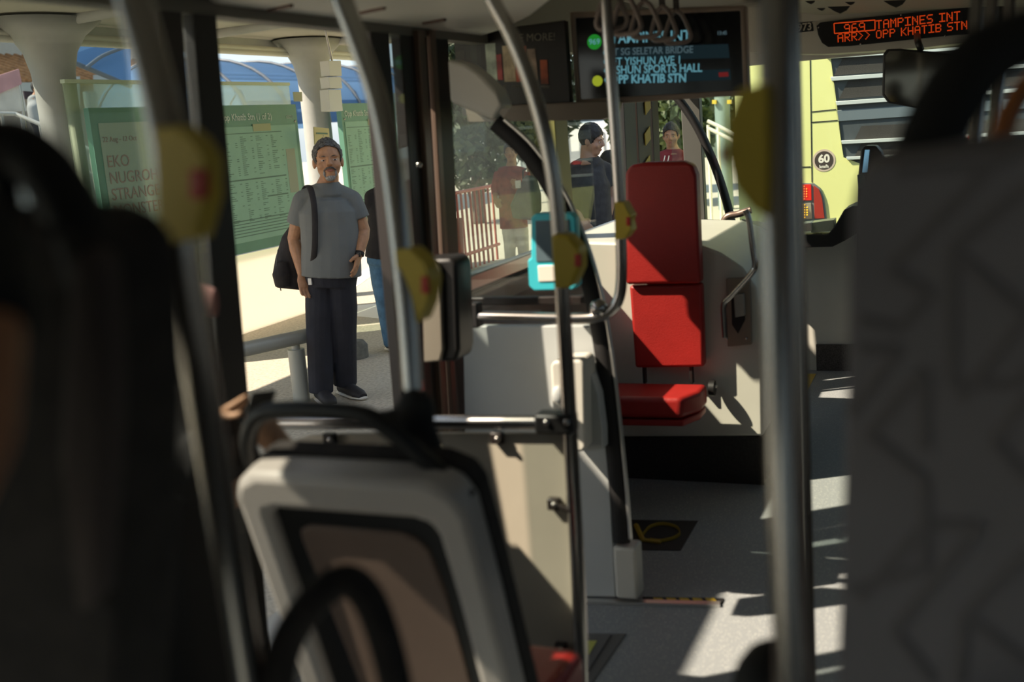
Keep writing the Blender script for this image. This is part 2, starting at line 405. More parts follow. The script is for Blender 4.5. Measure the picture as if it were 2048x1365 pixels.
# ---- curved pole with the near partition
YA = 2.58
bell('yellow bell box on the curved pole in front of the blue card reader', ((1102,470),(1132,470),(1158,498),(1158,540),(1142,576),(1108,578)), lambda x, y: onY(x, y, YA-.05), .07, (1150,508,1162,534))
pr = root('near_partition', 'beige panel partition with a top rail and a curved steel pole', 'partition', (-1.35, YA, ZF))
Q = lambda x, y, o=0: onY(x, y, YA+o)
tube('curved_pole', [Q(x, y) for x, y in ((958,-70),(985,0),(1022,70),(1058,160),(1085,250),(1104,340),(1114,420),(1120,500),(1128,640),(1136,780),(1145,950),(1156,1150),(1168,1420),(1185,1560))], .0195, steel, pr)
tube('top_rail', [Q(530,846), Q(700,846), Q(860,845), Q(1100,845)], .0195, steel, pr)
prism('panel', [Q(x, y, .01) for x, y in ((520,930),(560,890),(620,872),(700,868),(1125,868),(1140,1100),(1152,1365),(1165,1560),(640,1560))], (0,.02,0), beige, pr, .004)
box('clamp', Q(1074,824)+V3((0,-.03,0)), Q(1152,866)+V3((0,.03,0)), black, pr, .008)
for x, y in ((660,880),(995,878),(1108,1010),(1122,1300)):
    box('bracket', Q(x-12,y-14)+V3((0,-.012,0)), Q(x+12,y+10)+V3((0,.012,0)), darkbrown, pr, .003)
    ball('bolt', Q(x, y, -.016), .008, steel, pr)
for x in (1093, 1133): ball('bolt', Q(x, 845, -.032), .009, steel, pr)
for x, y in ((1108,1010),(1122,1300)): tube('stand_off', [Q(x, y, -.01), Q(x+38, y+14, -.01)], .008, darkbrown, pr)

# ---- red folding seat and the cream bulkhead it hangs on
YK = 4.86
bk = root('seat_bulkhead', 'cream bulkhead box over the front wheel behind the red folding seat', 'bulkhead', (-1.15, YK, ZF))
B = lambda x, y, o=0: onY(x, y, YK+o)
prism('panel', [V3((max(XL+.01, B(*q).x), B(*q).y, B(*q).z)) for q in ((1100,482),(1400,490),(1440,505),(1485,535),(1512,575),(1522,640),(1526,873),(1200,875),(1120,700))], (0,1.05,0), offwhite, bk, .012, 3)
box('under_seat_recess', (XL+.02, YK+.02, ZF), (B(1524,900).x, YK+1.0, B(1400,873).z), mat('recess_shade', (.030,.026,.024), .7, noise=.3, nscale=90), bk)  # near-black speckled colour paints in the shade of the recess under the seat
rs = root('folding_seat', 'red vinyl folding seat with a tall padded backrest', 'seat', B(1330, 850))
prism('backrest', [B(x, y, -.12) for x, y in ((1250,345),(1262,330),(1290,325),(1365,323),(1384,330),(1392,350),(1400,568),(1252,570))], (0,.085,0), redvinyl, rs, .02, 4)
prism('lower_backrest', [B(x, y, -.085) for x, y in ((1258,572),(1403,568),(1408,735),(1270,737))], (0,.06,0), redvinyl, rs, .014, 3)
for x in (1290, 1384): box('hinge_strut', B(x-6,733,-.07), B(x+5,765,-.04), black, rs, .003)
box('mount_plate', B(1285,400,-.04), B(1370,720,.002), black, rs)
sp = [B(x, y) for x, y in ((1240,768),(1440,768))]
zt, xa, xb = B(1340,758,-.1).z, B(1245,760).x-.02, B(1424,760).x
bm = bmesh.new()
add_prism(bm, [(xa,YK-.10,zt-.02),(xb,YK-.10,zt-.02),(xb,YK-.24,zt-.02),(xb-.06,YK-.36,zt-.02),(xa,YK-.38,zt-.02)], (0,0,-.095))
finish('cushion', bm, redvinyl, rs, bevel=.022, seg=4)
bm = bmesh.new()
add_prism(bm, [(xa,YK-.10,zt-.125),(xb-.01,YK-.10,zt-.125),(xb-.01,YK-.22,zt-.125),(xb-.06,YK-.34,zt-.125),(xa,YK-.36,zt-.125)], (0,0,-.03))
finish('base_pan', bm, redvinyl, rs, bevel=.008, seg=3)
disc('hinge', (xb, YK-.06, zt-.05), .035, (1,0,0), .025, black, rs)
ball('hinge_bolt', (xb+.027, YK-.06, zt-.04), .010, steel, rs)

# recessed restraint plate with a tube handle
rp = root('restraint_plate', 'bronze metal restraint plate with a buckle on the cream bulkhead', 'plate', B(1474, 692, -.03))
prism('plate', [B(x, y, -.03) for x, y in ((1452,558),(1500,556),(1503,690),(1455,694))], (0,.028,0), mat('bronze_plate', (.30,.24,.19), .4, .5), rs if False else rp, .003)
prism('recess', [B(x, y, -.034) for x, y in ((1462,590),(1488,586),(1490,640),(1476,668),(1464,650))], (0,.004,0), softblack, rp)
prism('buckle', [B(x, y, -.06) for x, y in ((1467,590),(1487,588),(1489,632),(1470,636))], (0,.03,0), mat('buckle_grey', (.36,.33,.29), .4), rp, .004)
for x, y in ((1453,678),(1492,677)): ball('screw', B(x, y, -.032), .007, steel, rp)
th = tube('grab_tube', [B(x, y, -.10) for x, y in ((1450,675),(1448,640),(1448,608),(1462,592),(1502,548),(1510,530),(1506,500),(1498,440),(1490,420))], .013, steel, None)
tag(th, 'thin bent steel grab tube beside the restraint plate', 'grab rail')

# ---- teal card reader
YR = 3.40
cr_ = root('card_reader', 'teal card reader with grey screen and white notice, behind the curved pole', 'card reader', onY(1100, 580, YR))
G = lambda x, y, o=0: onY(x, y, YR+o)
teal = mat('teal_plastic', (.06,.56,.66), .35)
prism('housing', [G(x, y) for x, y in ((1062,436),(1070,428),(1140,426),(1150,436),(1156,572),(1146,580),(1068,582),(1058,572),(1056,520),(1062,516))], (0,.05,0), teal, cr_, .008, 3)
prism('screen', [G(x, y, -.004) for x, y in ((1070,442),(1138,440),(1142,522),(1072,524))], (0,.006,0), mat('reader_screen', (.12,.17,.20), .15), cr_, .002)
prism('notice', [G(x, y, -.004) for x, y in ((1075,532),(1140,530),(1142,562),(1077,564))], (0,.006,0), mat('white_notice', (.85,.80,.70), .5), cr_, .002)
tube('mount', [G(1110,520,.05), onY(1110,520,YP)], .02, black, cr_, smooth_path=False)

# ---- grey validator box on the door leaf
vb = root('validator_box', 'bronze-faced metal box with black casing left of the glass screen', 'box', onY(880, 725, 3.0))
K = lambda x, y, o=0: onY(x, y, 3.0+o)
prism('casing', [K(x, y, .02) for x, y in ((840,518),(900,516),(912,528),(918,700),(912,724),(852,724))], (0,.12,0), black, vb, .012, 3)
prism('face', [K(x, y) for x, y in ((842,520),(868,520),(880,536),(886,700),(880,724),(848,726))], (0,.02,0), mat('champagne_metal', (.34,.30,.24), .35, .6), vb, .006, 3)

tube('mount', [K(880,620,.10), V3((XL-.01, 3.34, K(880,620).z))], .025, black, vb, smooth_path=False)
# ---- route screen
YS = 4.30
sn = root('route_screen', 'wide black route screen in a beige frame listing the next stops', 'screen', onY(1318, 212, YS))
G2 = lambda x, y, o=0: onY(x, y, YS+o)
a, b = G2(1145,20), G2(1487,192)
scr_out = [G2(x, y) for x, y in ((1139,24),(1490,10),(1497,190),(1152,212))]
ring_prism('frame', scr_out, [G2(x, y) for x, y in ((1150,36),(1480,21),(1486,180),(1160,199))], (0,.06,0), mat('beige_frame', (.30,.22,.17), .4), sn, .006)
prism('panel', [G2(x, y, .01) for x, y in ((1149,35),(1481,20),(1487,181),(1159,200))], (0,.05,0), mat('screen_black', (.008,.009,.011), .12), sn)
prism('row_band', [G2(x, y, .008) for x, y in ((1212,96),(1456,88),(1459,116),(1214,122))], (0,.002,0), emis('row_dim', (.010,.020,.024), .5), sn)
prism('row_band', [G2(x, y, .008) for x, y in ((1218,147),(1460,138),(1462,160),(1220,168))], (0,.002,0), emis('row_dim', (0,0,0), 1), sn)
rr = (G2(1480,20)-G2(1150,35)).normalized(); uu = V3((0,0,1)); uu = (uu-rr*uu.dot(rr)).normalized()
tcy = emis('screen_cyan', (.16,.42,.50), .42); tdm = emis('screen_dim', (.10,.16,.18), .4)
def row(s, x, y, h, m_, b_=0.0): text('lettering', s, G2(x, y, .005), h*1.05, m_, sn, rr, uu, bold=b_+.0003, sx=.86)
mp = 4.6/2200
row('TAMPINES INT', 1222, 87, 26*mp, tcy, .0004)
row('AFT SG SELETAR BRIDGE', 1210, 111, 17*mp, tdm)
row('AFT YISHUN AVE 1', 1214, 131, 19*mp, tcy)
row('YISHUN SPORTS HALL', 1217, 148, 20*mp, tcy, .0004)
row('OPP KHATIB STN', 1221, 167, 21*mp, tcy, .0010)
row('13:45', 1434, 70, 9*mp, tdm)
disc('route_dot', G2(1189,84,.009), 14*mp, (0,-1,0), .003, emis('dot_green', (.02,.28,.03), .45), sn)
text('lettering', '969', G2(1189,89,.002), 15*mp, tcy, sn, rr, uu, 'CENTER')
disc('stop_dot', G2(1195,162,.009), 10*mp, (0,-1,0), .003, emis('dot_yellow', (.38,.45,.03), .5), sn)
for i, (x, y) in enumerate(((1212,79),(1212,105),(1213,123),(1214,141),(1215,160))):
    p = G2(x, y, .007); bmr = bmesh.new()
    add_sweep(bmr, [p+V3((math.cos(t*.5236)*.011, 0, math.sin(t*.5236)*.011)) for t in range(12)], .002, 6, closed=True); finish('stop_ring', bmr, tcy, sn)
prism('stop_tag', [G2(x, y, .006) for x, y in ((1437,145),(1456,144),(1457,153),(1438,154))], (0,.002,0), emis('tag_red', (.20,.02,.02), .4), sn)

# ---- dark advert board left of it
ab = root('advert_board', 'dark advertising board with small coloured pictures left of the route screen', 'advert', onY(1020, 225, 4.25))
A4 = lambda x, y, o=0: onY(x, y, 4.25+o)
prism('board', [A4(x, y) for x, y in ((905,70),(1130,40),(1142,215),(925,232))], (0,.04,0), mat('board_brown', (.016,.013,.011), .4), ab, .004)
prism('ledge', [A4(x, y, -.02) for x, y in ((930,214),(1235,200),(1228,232),(1200,240),(935,244))], (0,.08,0), mat('tan_ledge', (.17,.13,.10), .5), ab, .006)
pics = [((970,88),(990,86),(995,160),(975,162),(.40,.45,.36)), ((992,110),(1002,108),(1006,160),(996,160),(.35,.05,.05)), ((1004,92),(1026,90),(1032,163),(1009,164),(.42,.32,.20)),
        ((1028,94),(1052,92),(1056,163),(1033,164),(.40,.08,.04)), ((1054,98),(1070,97),(1076,160),(1058,162),(.32,.22,.16)), ((1080,120),(1094,120),(1097,168),(1082,168),(.30,.06,.02))]
for i, q in enumerate(pics):
    prism('picture', [A4(x, y, -.003) for x, y in q[:4]], (0,.003,0), mat('picture_ink_%d' % i, q[4], .5, noise=.5, nscale=14), ab)
text('lettering', 'LIFE MORE!', A4(1014, 84, -.002), .042, mat('board_text', (.20,.18,.14), .5), ab, rr, uu)
for x in (1000, 1030, 1060, 1088): text('lettering', 'MENU', A4(x-6, 176, -.002), .014, MATS['board_text'], ab, rr, uu)
o = prism('door_post', [onX(x, y, XL+.03) for x, y in ((1108,222),(1133,220),(1150,452),(1126,462))], (-.05,0,0), mat('olive_post', (.20,.19,.06), .5), None, .004)
tag(o, 'olive-yellow upright post between the two side panes', 'post')

# ---- front doorway
fd = root('front_door_leaf', 'black front door leaf with yellow warning chevrons', 'door', (XL+.1, 6.1, ZF+.02))
F = lambda x, y, o=0: onX(x, y, XL+o)
for x0, x1, m_ in ((1247,1270,black), (1273,1300,darkbrown), (1303,1316,black)):
    prism('frame', [F(x0,196,.02), F(x1,196,.02), F(x1+22,800,.02), F(x0+28,800,.02)], (-.05,0,0), m_, fd, .003)
for y in (200, 262, 320, 380): prism('chevron', [F(x, yy, .03) for x, yy in ((1290,y+6),(1300,y-10),(1302,y+16),(1292,y+30))], (-.004,0,0), yellowp, fd)
fp = prism('windscreen_pillar', [onY(x, y, YF-.02) for x, y in ((1360,190),(1398,190),(1412,470),(1376,470))], (0,.08,0), mat('grey_pillar', (.085,.085,.075), .5), None, .005)
tag(fp, 'grey upright pillar at the left edge of the windscreen', 'pillar')
arc = tube('windscreen_surround', [onY(x, y, YF-.25) for x, y in ((1335,176),(1362,205),(1395,255),(1425,320),(1446,380),(1462,440),(1470,500))], .052, softblack, None, flat=.5, up=(0,1,0))
tag(arc, 'black curved frame arm sweeping down left of the windscreen', 'frame')

# ---- windscreen wall, LED sign and dashboard
bm = bmesh.new()
add_box(bm, (XL-.06, YF, ZF-.1), (XR+.06, YF+.06, 1.13)); add_box(bm, (XL-.06, YF, 2.17), (XR+.06, YF+.06, ZC+.06))
add_box(bm, (XR-.05, YF, 1.1), (XR+.06, YF+.06, 2.2))
S(finish('wall_front', bm, offwhite))
S(box('window_4', (XL, YF+.02, 1.13), (XR, YF+.028, 2.17), glass('windscreen_glass', (.86,.92,.88), .35)))
S(box('baseboard_front', (XL+.9, YF-.02, ZF), (XR, YF, onY(1650,690,YF-.02).z), mat('speckled_skirting', (.07,.062,.058), .7, noise=.45, nscale=160)))
ds = root('dashboard', 'black dashboard shelf with a curved right end below the windscreen', 'dashboard', onY(1650, 500, YF-.3))
prism('shelf', [onY(x, y, YF-.30) for x, y in ((1370,447),(1500,452),(1600,470),(1655,470),(1668,455),(1688,420),(1705,412),(1760,412),(1760,450),(1712,468),(1690,482),(1665,494),(1600,496),(1500,492),(1380,480))], (0,.28,0), black, ds, .012, 3)
prism('shelf_top', [onY(1360,446,YF-.32), onY(1600,470,YF-.32), onY(1600,476,YF-.32), onY(1360,460,YF-.32)], (0,.3,0), mat('sill_white', (.72,.66,.55), .4), ds, .004)
ck = root('driver_console', 'black driver console with a narrow light-blue screen by the windscreen', 'console', onY(1740, 460, YF-.9))
prism('body', [onY(x, y, YF-.9) for x, y in ((1716,352),(1722,300),(1730,292),(1752,292),(1762,304),(1800,420),(1800,640),(1712,520))], (0,.15,0), black, ck, .008, 3)
prism('screen', [onY(x, y, YF-.905) for x, y in ((1724,345),(1730,300),(1739,300),(1734,345))], (0,.006,0), emis('console_blue', (.12,.25,.34), .8), ck)
box('pedestal', V3((onY(1735,500,YF-.9).x, YF-.88, ZF)), V3((onY(1800,500,YF-.9).x, YF-.76, onY(1760,560,YF-.9).z)), black, ck)
prism('ticket_slot', [onY(x, y, YF-.93) for x, y in ((1714,350),(1730,347),(1730,374),(1716,378))], (0,.03,0), mat('console_grey', (.12,.17,.18), .35), ck, .003)
dc = root('till_box', 'small clear plastic box standing on the dashboard shelf', 'box', onY(1640, 470, YF-.25))
prism('case', [onY(x, y, YF-.27) for x, y in ((1622,446),(1668,440),(1668,452),(1666,462),(1622,466))], (0,.14,0), mat('pale_box', (.55,.60,.45), .25), dc, .004)
prism('lid', [onY(x, y, YF-.30) for x, y in ((1604,448),(1622,446),(1624,462),(1606,464))], (0,.14,0), mat('sill_white', (.7,.6,.5)), dc, .004)

dh = root('door_handrail', 'dark bent handrail with a pale bar at the windscreen corner', 'handrail', onY(1430, 500, 6.3))
tube('rail', [onY(x, y, 6.3) for x, y in ((1424,830),(1424,700),(1426,600),(1428,520),(1440,470),(1452,436),(1478,428),(1502,420))], .020, mat('bronze_edge', (.2,.14,.11)), dh)
tube('pale_bar', [onY(1440,496,6.35), onY(1502,462,6.35)], .016, mat('pale_green_bar', (.55,.62,.38), .4), dh, smooth_path=False)
tube('stay', [onY(1490,440,6.32), onY(1474,500,6.32)], .018, black, dh, smooth_path=False)
# header fairing, plate, LED sign
hd = root('windscreen_header', 'cream header panel above the windscreen', 'panel', (-.4, YF-.3, 2.1))
prism('fairing', [onY(x, y, YF-.30) for x, y in ((1480,14),(2160,-40),(2160,60),(1930,85),(1840,96),(1650,108),(1585,108),(1500,104))], (0,.28,0), cream, hd, .015, 3)
prism('number_plate', [onY(x, y, YF-.305) for x, y in ((1562,49),(1625,43),(1627,62),(1564,69))], (0,.004,0), mat('plate_black', (.008,.008,.008), .4), hd)
vt = onY(1500, 40, YF-.3)
led = root('destination_display', 'long black dot-matrix display with orange route text above the windscreen', 'display', onY(1790, 92, YF-.32))
L = lambda x, y, o=0: onY(x, y, YF-.33+o)
prism('panel', [L(x, y) for x, y in ((1633,52),(1640,45),(1700,38),(1910,17),(2010,8),(2010,62),(1910,70),(1700,92),(1656,94),(1644,86),(1636,70))], (0,.03,0), mat('sign_black', (.008,.008,.009), .25), led, .006, 3)
plr = (L(1910,66)-L(1700,88)).normalized(); plu = V3((0,0,1)); plu = (plu-plr*plu.dot(plr)).normalized()
text('lettering', 'SG5973Y', onY(1563, 66, YF-.31), .060, mat('plate_white', (.45,.40,.33), .5), hd, plr, plu, bold=.0015, sx=.92)
FONT = {'A':'01110 10001 10001 11111 10001 10001 10001','T':'11111 00100 00100 00100 00100 00100 00100','M':'10001 11011 10101 10101 10001 10001 10001','P':'11110 10001 10001 11110 10000 10000 10000',
 'I':'11111 00100 00100 00100 00100 00100 11111','N':'10001 11001 10101 10101 10011 10001 10001','E':'11111 10000 10000 11110 10000 10000 11111','S':'01111 10000 10000 01110 00001 00001 11110',
 'R':'11110 10001 10001 11110 10100 10010 10001','>':'10000 01000 00100 00010 00100 01000 10000','O':'01110 10001 10001 10001 10001 10001 01110','K':'10001 10010 10100 11000 10100 10010 10001',
 'H':'10001 10001 10001 11111 10001 10001 10001','B':'11110 10001 10001 11110 10001 10001 11110','9':'01110 10001 10001 01111 00001 00001 01110','6':'01110 10000 10000 11110 10001 10001 01110',' ':'000 000 000 000 000 000 000'}
orange = emis('led_orange', (1.0,.09,.012), .33)
def dots(s, x, y, px_per_dot):
    d = px_per_dot*6.58/2200; bm = bmesh.new(); cx = 0; o0 = L(x, y, -.004)
    for ch in s:
        g = FONT[ch].split()
        for r_, line in enumerate(g):
            for c_, bit in enumerate(line):
                if bit == '1':
                    p = o0 + plr*((cx+c_)*d) - plu*(r_*d*1.08)
                    q = .46*d
                    vs = [bm.verts.new(p+plr*a_+plu*b_) for a_, b_ in ((-q,-q),(q,-q),(q,q*1.1),(-q,q*1.1))]
                    f_ = bm.faces.new(vs)
        cx += len(g[0])+1
    bmesh.ops.solidify(bm, geom=bm.faces[:], thickness=.001)
    return finish('dot_lettering', bm, orange, led)
dots('969', 1689, 50, 2.30)
dots('TAMPINES INT', 1753, 42, 2.17)
dots('ARR>>', 1676, 69, 2.15)
dots('OPP KHATIB STN', 1753, 62, 2.05)
bm = bmesh.new(); c4 = [L(x, y, -.004) for x, y in ((1668,47),(1750,40),(1750,60),(1669,67))]
for i in range(4): add_sweep(bm, [c4[i], c4[(i+1) % 4]], .003, 6)
finish('dot_box', bm, orange, led)
for x, y in ((1637,55),(1721,88),(1802,30),(1890,72)): ball('screw', L(x, y, -.002), .006, steel, led)
# vents in the front ceiling
fc = root('front_ceiling_panel', 'cream sloping ceiling panel with black air vents above the display', 'ceiling panel', (-.4, 6.4, 2.4))
prism('panel', [onY(1470,-40,6.3), onY(2160,-110,6.3), onY(2160,10,YF-.31), onY(1640,30,YF-.31), onY(1560,20,YF-.31)], (0,.02,.05), mat('ceiling_cream', (.50,.49,.38), .5), fc)
def vent(x, y, s):
    p = onZ(x, y, 2.43); 
    return p
for (x, y, s) in ((1620,4,8),(1642,18,7),(1700,6,8),(1678,18,18),(1790,6,18)):
    pts = [(x-s*1.3,y-s*.25),(x+s*1.2,y-s*.35),(x+s*.8,y+s*.15),(x+s*.1,y+s*.5),(x-s*.6,y+s*.2)]
    prism('air_vent', [onY(a_, b_, 6.25) for a_, b_ in pts], (0,.03,0), softblack, fc, .002)

# interior mirror
mi = root('interior_mirror', 'black-framed driver mirror hanging below the display', 'mirror', onY(1840, 225, YF-.7))
Mi = lambda x, y, o=0: onY(x, y, YF-.7+o)
mo = [(1766,108),(1774,98),(1800,97),(1905,107),(1912,130),(1906,215),(1896,224),(1830,216),(1776,206),(1764,190)]
prism('frame', [Mi(*q) for q in mo], (0,.035,0), black, mi, .008, 3)
mc = V3(Mi(1838,160)); 
prism('glass', [mc+(V3(Mi(*q, -.003))-mc)*.93+V3((0,-.003,0)) for q in mo], (0,.003,0), mat('mirror_glass', (.45,.42,.36), .06, 1.0), mi)
tube('stem', [Mi(1842,100,.02), Mi(1836,84,.02), onY(1834,70,YF-.3)], .018, black, mi)

# ---- floor markings
wm = root('wheelchair_sticker', 'dark floor sticker with a yellow wheelchair symbol', 'sticker', (-1.2, 4.1, ZF+.001))
def Zf(x, y, h=.0): return onZ(x, y, ZF+h)
prism('ground', [Zf(x, y, .003) for x, y in ((1255,1040),(1396,1042),(1361,1101),(1250,1100))], (0,0,-.002), mat('sticker_dark', (.03,.024,.022), .7), wm)
ring = catmull([Zf(x, y, .005) for x, y in ((1285,1072),(1300,1056),(1325,1050),(1352,1056),(1360,1068),(1348,1078),(1322,1084),(1300,1082))], 4)
bm = bmesh.new(); add_sweep(bm, ring, .012, 6, flat=.2); 
add_sweep(bm, [Zf(1272,1052,.005), Zf(1286,1082,.005), Zf(1322,1086,.005)], .012, 6)
finish('symbol', bm, mat('sticker_yellow', (.50,.33,.03), .6), wm)
ys = root('warning_strip', 'black and yellow warning strip along the floor edge', 'strip', Zf(1370,1197))
prism('base', [Zf(x, y, .006) for x, y in ((1285,1194),(1448,1197),(1444,1206),(1285,1203))], (0,0,-.005), softblack, ys)
bm = bmesh.new()
for k in range(5): x = 1306+k*26; add_prism(bm, [Zf(a_, b_, .008) for a_, b_ in ((x,1196),(x+18,1197),(x+24,1204),(x+4,1203))], (0,0,-.001))
finish('yellow_studs', bm, mat('stud_yellow', (.62,.42,.03), .5), ys)
fh = root('floor_hatch', 'grey floor hatch with a yellow-green corner mark', 'hatch', Zf(1200,1330))
prism('plate', [Zf(x, y, .004) for x, y in ((1150,1267),(1252,1268),(1180,1372),(1120,1372))], (0,0,-.003), mat('hatch_grey', (.13,.125,.12), .6), fh)
prism('mark', [Zf(x, y, .006) for x, y in ((1168,1282),(1194,1282),(1178,1310),(1160,1310))], (0,0,-.001), mat('mark_yellow', (.55,.55,.12), .5), fh)
tube('seam', [Zf(1222,1272,.005), Zf(1182,1335,.005), Zf(1160,1372,.005)], .003, darkbrown, fh)
o = prism('floor_marking', [Zf(x, y, .003) for x, y in ((1585,748),(1632,748),(1608,795),(1585,800))], (0,0,-.002), MATS['stud_yellow']); tag(o, 'yellow floor marking at the front by the dark pole', 'marking')

# ---- hanging straps
XS = -1.0
def strap(px, py, label):
    c = onX(px, py, XS)
    r = root('hanging_strap', label, 'strap', c+V3((0,0,-.10)), 'grey strap handles hanging before the route screen')
    rx = V3((1, random.uniform(-.25, .25), 0)).normalized()
    tri = [c+rx*a_+V3((0,0,b_)) for a_, b_ in ((0,.055),(.022,.035),(.045,-.02),(.05,-.045),(.035,-.06),(0,-.062),(-.035,-.06),(-.05,-.045),(-.045,-.02),(-.022,.035))]
    pts = catmull(tri+[tri[0]], 4)[:-1]
    bm = bmesh.new(); add_sweep(bm, pts, .0085, 8, closed=True); finish('handle', bm, mat('strap_grey', (.23,.18,.155), .4), r, smooth=True)
    box('webbing', c+V3((-.011,-.003,.055)), V3((c.x+.011, c.y+.003, 2.465)), mat('strap_band', (.07,.06,.055), .8), r)
    return r
for i, (x, y, s_) in enumerate(((1222,16,'leftmost grey strap handle, left of the steel handrail top'), (1252,28,'grey strap handle just right of the steel handrail top'), (1290,36,'middle one of the five grey strap handles'),
                    (1326,44,'second grey strap handle from the right before the screen'), (1354,52,'rightmost and lowest grey strap handle before the screen'))): strap(x, y, s_)
tag(tube('ceiling_rail', [(XS,1.5,2.48),(XS,6.2,2.48)], .016, steel, smooth_path=False), 'steel ceiling rail carrying the strap handles', 'handrail')
for y in (2.2, 4.4): tag(tube('rail_hanger', [(XS,y,2.48),(XS,y,ZC)], .012, steel, bpy.data.objects['ceiling_rail'], smooth_path=False))

# ================================================================== foreground poles, seats
def pole(label, pts, r, name='grab_pole'):
    o = tube(name, pts, r, steel, None, n=20); return tag(o, label, 'pole')
lp = [at(x, y, d) for x, y, d in ((235,-90,1.12),(268,0,1.12),(310,160,1.12),(338,300,1.12),(356,430,1.12),(372,560,1.13),(396,720,1.15),(425,900,1.18),(462,1130,1.22),(505,1420,1.28))]
pole('steel pole with a yellow bell box, nearest the left side of the photo', lp, .0185)
bell('yellow bell box on the left steel pole, above the seated passenger', ((308,256),(352,252),(385,280),(410,318),(410,400),(388,480),(322,490),(312,380)), lambda x, y: onY(x, y, 1.02*.86), .03, (384,338,412,398))
mpx = [(668,-80),(686,0),(722,100),(758,210),(782,330),(796,440),(806,540),(816,640),(826,780)]
pole('slanting steel pole with a bell box, right of the grey-shirted man', [at(x, y, 1.95) for x, y in mpx], .0195)
bell('yellow bell box on the slanting pole right of the grey-shirted man', ((790,500),(818,498),(846,524),(860,560),(852,610),(838,645),(800,648),(796,560)), lambda x, y: onY(x, y, 1.70), .05, (844,552,858,588))
rp_ = [at(x, y, 1.12) for x, y in ((1548,-90),(1552,0),(1557,200),(1562,500),(1568,800),(1577,1100),(1585,1300),(1592,1460))]
pole('thick upright steel pole right of the red folding seat', rp_, .0195)
bell('large yellow bell box on the upright pole right of the red seat', ((1478,180),(1532,165),(1536,300),(1537,436),(1505,420),(1470,375),(1452,310),(1455,240)), lambda x, y: onY(x, y, 1.12), .03, (1440,290,1450,330))
pole('thin dark upright pole just behind the thick pole', [V3((at(1603,640,2.6).x, at(1603,640,2.6).y, z)) for z in (.2, 1.0, 1.8, 2.55)], .014)

# seats with their back shells: a reclined slab
def seat(label, org, scale=1.0, full=True):
    """org = top-left corner of the back shell, width .46, reclining"""
    r = root('passenger_chair', label, 'seat', org+V3((.23,.05,-.9)))
    ax, dn = V3((1,.0,0)), V3((0,.30,-1)).normalized(); nn = V3((0,1,.30)).normalized()
    W = .455
    def pt(u, v, n=0): return org+ax*u+dn*v+nn*n
    out = [(.0,.05),(.012,.018),(.045,0),(W-.06,0),(W-.018,.018),(W,.055),(W+.005,.25),(W+.005,.62),(.0,.62),(.0,.25)]
    inn = [(.055,.10),(.06,.085),(.09,.075),(W-.10,.075),(W-.07,.085),(W-.06,.11),(W-.055,.25),(W-.055,.56),(.055,.56),(.055,.25)]
    ring_prism('back_shell', [pt(*q) for q in out], [pt(*q) for q in inn], nn*.075, seatgrey, r, .018)
    prism('recess', [pt(u, v, .030) for u, v in inn], nn*.02, black, r, .003)
    i2 = [(.095,.15),(.10,.135),(.12,.125),(W-.15,.125),(W-.12,.135),(W-.10,.16),(W-.09,.25),(W-.09,.54),(.12,.54),(.10,.25)]
    prism('inner_panel', [pt(u, v, .024) for u, v in i2], nn*.010, seatbrown, r, .006)
    prism('cushion_back', [pt(u, v, .070) for u, v in out], nn*.05, darkfab, r, .02, 3)
    b0 = pt(0,.60,.08)
    box('cushion', b0+V3((.03,.03,-.13)), b0+V3((W-.02,.36,-.03)), redvinyl, r, .03, 4)
    box('seat_base', b0+V3((.03,-.10,-.12)), b0+V3((.30,.03,-.035)), seatgrey, r, .03, 4)
    tube('pedestal', [b0+V3((W/2,.2,-.13)), V3((b0.x+W/2, b0.y+.2, ZF))], .05, black, r, smooth_path=False)
    tube('grab_handle', [pt(.015,.03,.06), pt(.02,-.03,.06), pt(.06,-.085,.06), pt(.13,-.10,.06), pt(.26,-.098,.06), pt(.31,-.075,.06), pt(.37,-.01,.06), pt(W-.01,.06,.05)], .0165, black, r)
    return r
s_org = at(452, 948, 1.96)
s1 = seat('grey-backed seat with black loop handle below the slanting pole', s_org)
kn = root('pole_clamp', 'chunky black clamp where the slanting pole meets the seat handle', 'clamp', at(830,870,1.92))
bm = bmesh.new(); add_ball(bm, at(832,822,1.92), (.036,.03,.040)); add_ball(bm, at(815,850,1.92), (.03,.03,.03)); add_chain(bm, [at(840,850,1.92), at(905,1000,1.95)], [(.028,.02),(.020,.02)], (1,0,0))
add_chain(bm, [at(750,840,1.92), at(830,850,1.92)], [(.018,.018),(.03,.03)], (0,1,0))
fuse('body', bm, softblack, kn, .008)
tube('side_arm', [at(870,930,1.97), at(915,1080,1.97), at(955,1230,2.0), at(1010,1420,2.05)], .030, darkfab, kn, flat=.7)
lh2 = tube('arched_grab_handle', [at(x, y, d) for x, y, d in ((560,1560,1.28),(553,1400,1.27),(572,1290,1.26),(630,1200,1.25),(690,1162,1.25),(738,1200,1.25),(775,1300,1.26),(800,1420,1.27),(812,1560,1.28))], .0195, darkfab, None)
tag(lh2, 'thick black arched handle at the bottom of the photo, nearer than the red-cushioned seat', 'handle')

